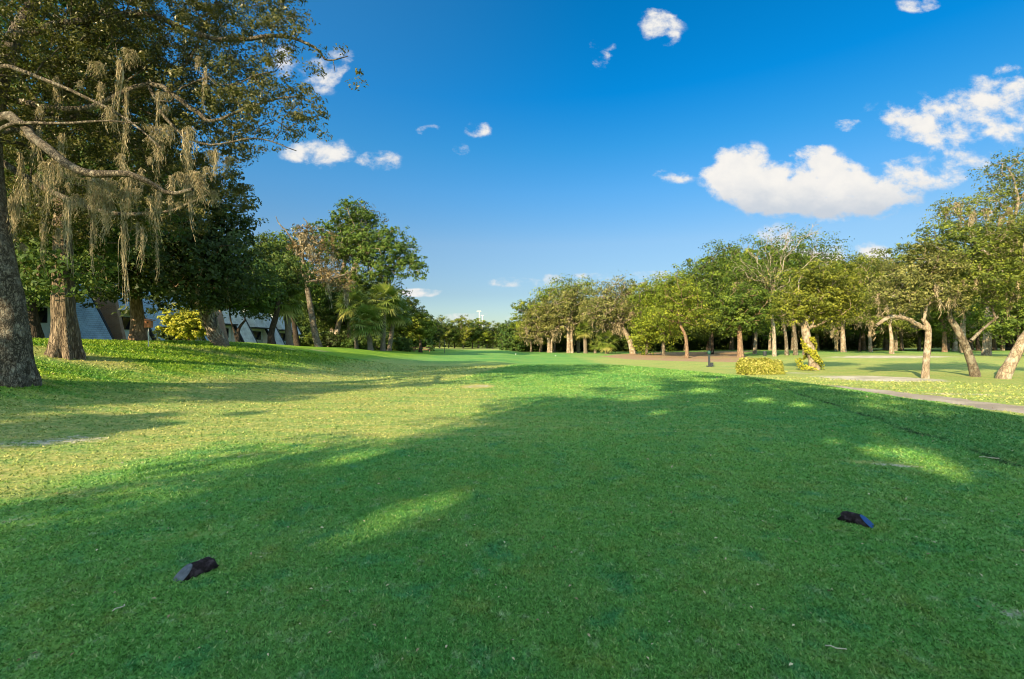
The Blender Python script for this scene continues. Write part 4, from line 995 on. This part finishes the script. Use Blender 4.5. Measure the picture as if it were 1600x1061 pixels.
Nn = np.stack([rng.normal(size=nf)*.3, rng.normal(size=nf)*.3, np.ones(nf)], 1); Nn /= np.linalg.norm(Nn, axis=1)[:, None]
V, Fq = leaf_quads(np.stack([x, y, z+.016+.0012*r_], 1), Nn, .02, .5)
V = V.reshape(-1, 4, 3); c_ = V.mean(1, keepdims=True); V = (c_+(V-c_)*(.8+.13*r_)[:, None, None]).reshape(-1, 3)
fm, nt = mat_new('fallen_leaf'); n = N(nt); t = n.attr('tint'); p = n.node('ShaderNodeBsdfPrincipled'); n.link(n.mix(t, (.16,.08,.03), (.62,.52,.33)), p.inputs['Base Color']); p.inputs['Roughness'].default_value = .7
o = n.node('ShaderNodeOutputMaterial'); n.link(p.outputs[0], o.inputs[0])
o_ = mesh_np('fallen_leaves', V, Fq, fm, tint=rng.random(nf)); tag(o_, 'small dry fallen leaves sprinkled over the grass', 'fallen leaves', kind='stuff')

# ------------------------------------------------------------------ townhouses behind the bank
def brick_mat():
    m, nt = mat_new('brick'); n = N(nt); tc = n.node('ShaderNodeTexCoord').outputs['Object']
    sep = n.node('ShaderNodeSeparateXYZ'); n.link(tc, sep.inputs[0]); cb = n.node('ShaderNodeCombineXYZ')
    n.link(n.math('ADD', sep.outputs[0], sep.outputs[1]), cb.inputs[0]); n.link(sep.outputs[2], cb.inputs[1])
    b = n.node('ShaderNodeTexBrick'); b.inputs['Scale'].default_value = 1; b.inputs['Brick Width'].default_value = .3; b.inputs['Row Height'].default_value = .1; b.inputs['Mortar Size'].default_value = .012
    b.inputs['Color1'].default_value = (.30,.17,.12,1); b.inputs['Color2'].default_value = (.20,.12,.09,1); b.inputs['Mortar'].default_value = (.34,.30,.27,1)
    n.link(cb.outputs[0], b.inputs['Vector']); c = n.mix(n.mapr(n.noise(1.3, 3, .5, tc), .4, .7, 0, .4), b.outputs[0], (.34,.24,.2))
    p = n.node('ShaderNodeBsdfPrincipled'); n.link(c, p.inputs['Base Color']); p.inputs['Roughness'].default_value = .9
    o = n.node('ShaderNodeOutputMaterial'); n.link(p.outputs[0], o.inputs[0]); return m
def shingle_mat(name, c1, c2):
    m, nt = mat_new(name); n = N(nt); tc = n.node('ShaderNodeTexCoord').outputs['Object']
    sep = n.node('ShaderNodeSeparateXYZ'); n.link(tc, sep.inputs[0]); cb = n.node('ShaderNodeCombineXYZ')
    n.link(sep.outputs[1], cb.inputs[0]); n.link(sep.outputs[2], cb.inputs[1])
    b = n.node('ShaderNodeTexBrick'); b.inputs['Scale'].default_value = 1; b.inputs['Brick Width'].default_value = .42; b.inputs['Row Height'].default_value = .17; b.inputs['Mortar Size'].default_value = .014
    b.inputs['Color1'].default_value = (*c1, 1); b.inputs['Color2'].default_value = (*c2, 1); b.inputs['Mortar'].default_value = (*[v*.35 for v in c1], 1)
    n.link(cb.outputs[0], b.inputs['Vector']); c = n.mix(n.mapr(n.noise(.9, 4, .6, tc), .35, .7, 0, .5), b.outputs[0], tuple(v*1.5 for v in c2))
    p = n.node('ShaderNodeBsdfPrincipled'); n.link(c, p.inputs['Base Color']); p.inputs['Roughness'].default_value = .8
    o = n.node('ShaderNodeOutputMaterial'); n.link(p.outputs[0], o.inputs[0]); return m
M['brick'] = brick_mat()
M['shingle'] = shingle_mat('blue_grey_shingles', (.20,.32,.48), (.27,.41,.56))
M['shingle_pale'] = shingle_mat('pale_shingles', (.44,.50,.56), (.54,.59,.63))
M['stucco'] = plain_mat('cream_stucco', (.78,.74,.66), .9, .08, 3, .1)
M['stucco_blue'] = plain_mat('pale_blue_panel', (.60,.68,.70), .8, .08, 3, .1)
M['trim'] = plain_mat('dark_trim', (.018,.02,.024), .6, .2)
M['glass'] = plain_mat('dark_glass', (.012,.014,.02), .08, .1, 2, 0, .8)
M['cyan'] = plain_mat('blue_door_paint', (.07,.22,.30), .5, .1)
def house(label, Y, X=-34.5, L=8.6, roofm='shingle', brick=True, door=False, low=False):
    g = np.array([X, Y, float(H(X, Y))-.15]); rt = empty('townhouse', g); tag(rt, label, 'house', 'townhouses in the row behind the bank')
    s = .52; h = 5.6                                # slope run per rise, height
    pw = 3.3                                        # width of the slanted bay, starts at y = 3.4
    y0, y1 = 3.5, 3.5+pw
    mb = MB(); mb.prism([(-7,0),(-.25,0),(-.25-s*h,h),(-7,h)], y0, y1); mb.build('wall', M['stucco'], rt)
    mb = MB(); mb.prism([(-.24,.05),(-.04,.05),(-.04-s*(h+.1),h+.15),(-.24-s*(h+.1),h+.15)], y0+.12, y1-.12); mb.build('roof', M[roofm], rt)
    for yy in (y0-.06, y1-.14):
        mb = MB(); mb.prism([(-.30,-.02),(.04,-.02),(.04-s*(h+.1),h+.2),(-.30-s*(h+.1),h+.2)], yy, yy+.2); mb.build('slanted_trim', M['trim'], rt)
    mb = MB(); mb.box((-.12,(y0+y1)/2,.02), (.3,pw,.25)); mb.build('sill_beam', M['trim'], rt)
    # recessed bay in front of the slanted one
    mb = MB(); mb.box((-4.6,y0/2-.1,1.6), (5.0,y0+.1,3.4)); mb.build('recessed_wall', M['stucco_blue'], rt)
    mb = MB(); mb.prism([(-2.0,3.2),(-1.2,3.2),(-1.2-s*3.0,6.0),(-7,6.0),(-7,3.3)], -.1, y0-.08); mb.build('upper_roof', M[roofm], rt)
    mb = MB(); mb.box((-1.5,y0/2-.1,3.1), (.8,y0-.1,.16)); mb.build('eave', M['trim'], rt)
    f_ = MB(); f_.box((-2.05,1.6,2.05), (.1,2.3,1.2)); fr_ = f_.build('window', M['trim'], rt)
    mb = MB(); mb.box((-1.99,1.03,2.05), (.04,1.0,1.05)); mb.box((-1.99,2.17,2.05), (.04,1.0,1.05)); mb.build('pane', M['glass'], fr_)
    mb = MB(); mb.box((-2.04,1.6,2.85), (.12,2.4,.14)); mb.build('window_head', M['white'], rt)
    if brick:
        mb = MB(); mb.prism([(-7,0),(-.1,0),(-.1-.25*h,h+.6),(-7,h+.6)], -.45, -.1); mb.build('brick_wall', M['brick'], rt)
    if door:
        mb = MB(); mb.box((-2.06,.4,1.1), (.06,.95,2.1)); d_ = mb.build('door', M['cyan'], rt)
        mb = MB(); mb.box((-2.01,.72,1.1), (.05,.04,.14)); mb.build('handle', M['dkmetal'], d_)
    mb = MB(); mb.box((-4.6,y0/2-.1,6.2), (4.5,y0,.35)); mb.build('parapet', M['trim'], rt)
house('townhouse with brick end wall and blue-grey slanted roof, seen beside the thick fluted trunk', 35.2, roofm='shingle')
house('townhouse behind the moss strand, low white wall under a dark eave and blue-grey roof', 43.6, door=True)
house('townhouse with blue door right of the birdhouse', 51.5, brick=False, door=True)
house('townhouse with red-brick wall half hidden by the yellow-green shrub', 59.5, roofm='shingle_pale')
house('pale slanted townhouse behind the thin dark forked tree', 67.5, roofm='shingle_pale', brick=False)
house('last pale townhouse of the row, next to the tall palm', 75.5, roofm='shingle_pale', brick=False)
house('first townhouse of the row, white panel left of the thin dark trunk', 27.0, brick=True)

# ================================================================== LIGHT, SKY, CAMERA
AZ, EL = 33, 25
sd_ = Vector((math.sin(R(AZ))*math.cos(R(EL)), math.cos(R(AZ))*math.cos(R(EL)), -math.sin(R(EL))))
sl = bpy.data.lights.new('sun', 'SUN'); sl.energy = 5.0; sl.angle = R(.5); sl.color = (1, .77, .45)
so = bpy.data.objects.new('sun', sl); col.objects.link(so); so.rotation_euler = sd_.to_track_quat('-Z', 'Y').to_euler(); so.location = (-30, -40, 40)
w = bpy.data.worlds.new('World'); scene.world = w; w.use_nodes = True; nt = w.node_tree; nt.nodes.clear(); n = N(nt)
sky = n.node('ShaderNodeTexSky', sky_type='NISHITA', sun_disc=False, sun_elevation=R(EL), sun_rotation=R(180+AZ)); sky.air_density = 1.0; sky.dust_density = .4; sky.ozone_density = 2.5
tc = n.node('ShaderNodeTexCoord').outputs['Generated']
sep = n.node('ShaderNodeSeparateXYZ'); n.link(tc, sep.inputs[0])
dx, dy, dz = sep.outputs
dyc = n.math('MAXIMUM', dy, .05)
u = n.math('DIVIDE', dx, dyc); v = n.math('DIVIDE', dz, dyc)
cb = n.node('ShaderNodeCombineXYZ'); n.link(u, cb.inputs[0]); n.link(v, cb.inputs[1]); uv = cb.outputs[0]
nz1 = n.noise(11, 9, .60, n.scalevec(uv, (1, 1.5, 1)), dist=.15); nz2 = n.noise(26, 6, .6, uv)
D = None; Bt = None
def cl(px, py, rx, ry, st, soft=1.0):
    global D
    cu, cv = (px-800)/F, (HZ-py)/F
    a = n.math('MULTIPLY', n.math('SUBTRACT', u, cu), F/rx); b = n.math('MULTIPLY', n.math('SUBTRACT', v, cv), F/ry)
    d = n.math('SQRT', n.math('ADD', n.math('MULTIPLY', a, a), n.math('MULTIPLY', b, b)))
    q = n.math('MULTIPLY', n.math('SUBTRACT', 1, d), soft)
    q = n.math('MINIMUM', n.math('MULTIPLY', q, .75), st)
    D = q if D is None else n.math('MAXIMUM', D, q)
#main cumulus
for a in [(1155,265,62,42,.9),(1215,290,70,48,.9),(1300,290,70,50,.95),(1290,268,46,34,.9),(1370,305,72,36,.8),(1180,308,62,32,.8),(1145,288,48,40,.8),(1310,318,120,28,.8),(1230,315,120,26,.9),(1255,285,60,40,.9),(1340,290,60,34,.9)]: cl(*a, 1.5)
#softer ones
for a in [(1500,190,140,40,.30),(1560,170,90,45,.34),(1590,150,80,40,.36),(1480,205,110,24,.26),(1430,190,60,22,.22),(1440,265,80,30,.24),(1500,245,60,24,.12),(1270,240,40,16,.14),(1330,195,26,10,.05),(1590,120,40,20,.1),
          (505,105,50,34,.24),(470,95,50,26,.20),(500,238,52,24,.27),(470,240,30,16,.3),(590,250,34,18,.05),(1030,35,36,26,.22),(1045,55,18,18,.14),(940,92,16,18,.12),(940,68,20,12,.06),(745,200,22,14,.16),(720,232,16,11,.16),(675,203,26,9,.08),(1048,276,34,12,.14),
          (800,440,44,9,.16),(862,437,18,11,.26),(850,445,34,9,.12),(660,457,36,7,.16),(940,431,40,6,.18),(870,448,60,9,.06),(1030,430,50,7,.06),(1210,365,50,20,.42),(1290,395,60,24,.42),(1250,380,50,22,.3),(1340,400,50,20,.2),(1440,4,34,12,.04),(740,495,60,6,.04)]: cl(*a, 1.0)
dens = n.math('ADD', D, n.math('MULTIPLY', n.math('SUBTRACT', nz1, .5), 2.3))
dens = n.math('ADD', dens, n.math('MULTIPLY', n.math('SUBTRACT', nz2, .5), .7))
mask = n.math('POWER', n.mapr(dens, -.04, .52, 0, 1, True), 1.15)
gate = n.mapr(D, -.30, .06, 0, 1, True)
mask = n.math('MULTIPLY', n.math('MULTIPLY', mask, gate), n.mapr(dy, .05, .12))
# unseen bright cloud added overhead and behind the viewpoint as fill light
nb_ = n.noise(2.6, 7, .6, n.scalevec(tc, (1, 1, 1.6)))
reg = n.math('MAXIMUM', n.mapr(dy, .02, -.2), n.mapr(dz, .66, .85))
fill_mask = n.math('MULTIPLY', n.math('MULTIPLY', n.mapr(nb_, .40, .56, 0, 1, True), reg), n.mapr(dz, .0, .12))
mask = n.math('MAXIMUM', mask, fill_mask)
# grey base of the big cumulus, bright top
shade = n.mapr(n.math('SUBTRACT', v, n.math('MULTIPLY', n.math('SUBTRACT', nz1, .5), .10)), .262, .34, 0, 1, True)
shade = n.math('MAXIMUM', shade, n.mapr(v, .26, .25)); shade = n.math('MULTIPLY', shade, n.mapr(dens, .0, .7, .8, 1))
cc = n.mix(shade, (.62,.68,.76), (1.0,.97,.92)); cc = n.mix(n.mapr(nz2, .38, .62, .2, 0), cc, (.70,.74,.80))
el = n.math('ARCSINE', n.math('MINIMUM', n.math('MAXIMUM', dz, 0), 1))
hs = n.node('ShaderNodeHueSaturation'); n.link(sky.outputs[0], hs.inputs['Color']); hs.inputs['Saturation'].default_value = 1.25
mul = n.node('ShaderNodeMix', data_type='RGBA', blend_type='MULTIPLY'); mul.inputs[0].default_value = 1; n.link(hs.outputs[0], mul.inputs[6])
rp = n.node('ShaderNodeValToRGB'); n.link(n.mapr(el, 0, 1.0), rp.inputs[0]); cr = rp.color_ramp
cr.elements[0].position = 0; cr.elements[0].color = (.38,.415,.43,1); cr.elements[1].position = 1; cr.elements[1].color = (.02,.60,.75,1)
for ps, cv in [(.10,(.43,.41,.42,1)),(.20,(.60,.54,.51,1)),(.30,(.40,.60,.63,1)),(.38,(.19,.61,.68,1)),(.47,(.015,.59,.74,1)),(.60,(.008,.59,.72,1))]:
    e_ = cr.elements.new(ps); e_.color = cv
n.link(rp.outputs[0], mul.inputs[7])
SB = .11; EXPO = 2.3; scene.cycles.film_exposure = EXPO
hz_ = n.math('MULTIPLY', n.mapr(u, .25, -.55, 0, 1, True), n.mapr(el, .15, .35)); skyc = n.mix(n.math('MULTIPLY', hz_, .09), mul.outputs[2], (.33/SB/EXPO, .74/SB/EXPO, 1.15/SB/EXPO))
cw = n.node('ShaderNodeMix', data_type='RGBA', blend_type='MIX'); n.link(mask, cw.inputs[0]); n.link(skyc, cw.inputs[6])
sc_ = n.node('ShaderNodeMix', data_type='RGBA', blend_type='MULTIPLY'); sc_.inputs[0].default_value = 1; n.link(cc, sc_.inputs[6]); sc_.inputs[7].default_value = (.95/SB/EXPO, .95/SB/EXPO, .95/SB/EXPO, 1)
sc_.clamp_result = False
sb_ = n.node('ShaderNodeMix', data_type='RGBA', blend_type='MIX'); n.link(n.math('MULTIPLY', fill_mask, n.mapr(D, .3, -.3)), sb_.inputs[0]); n.link(sc_.outputs[2], sb_.inputs[6]); sb_.inputs[7].default_value = (1.45/SB/EXPO, 1.95/SB/EXPO, 2.0/SB/EXPO, 1)  # added fill cloud, brighter than the clouds in view
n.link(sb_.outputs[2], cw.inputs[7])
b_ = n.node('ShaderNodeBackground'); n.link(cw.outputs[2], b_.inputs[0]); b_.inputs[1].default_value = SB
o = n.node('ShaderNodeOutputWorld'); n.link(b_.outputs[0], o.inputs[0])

cam = bpy.data.cameras.new('camera'); cam.sensor_width = 36; cam.lens = F/1600*36; cam.clip_start = .05; cam.clip_end = 8000
co = bpy.data.objects.new('camera', cam); col.objects.link(co); co.location = (0, 0, CAMH)
co.rotation_euler = (R(90)+math.atan((HZ-530.5)/F), 0, 0); scene.camera = co
scene.view_settings.view_transform = 'Standard'; scene.view_settings.look = 'None'; scene.view_settings.exposure = 0; scene.view_settings.gamma = 1
scene.render.engine = 'CYCLES'; scene.cycles.filter_width = 1.05
scene.cycles.max_bounces = 4; scene.cycles.diffuse_bounces = 2; scene.cycles.glossy_bounces = 1; scene.cycles.transmission_bounces = 2
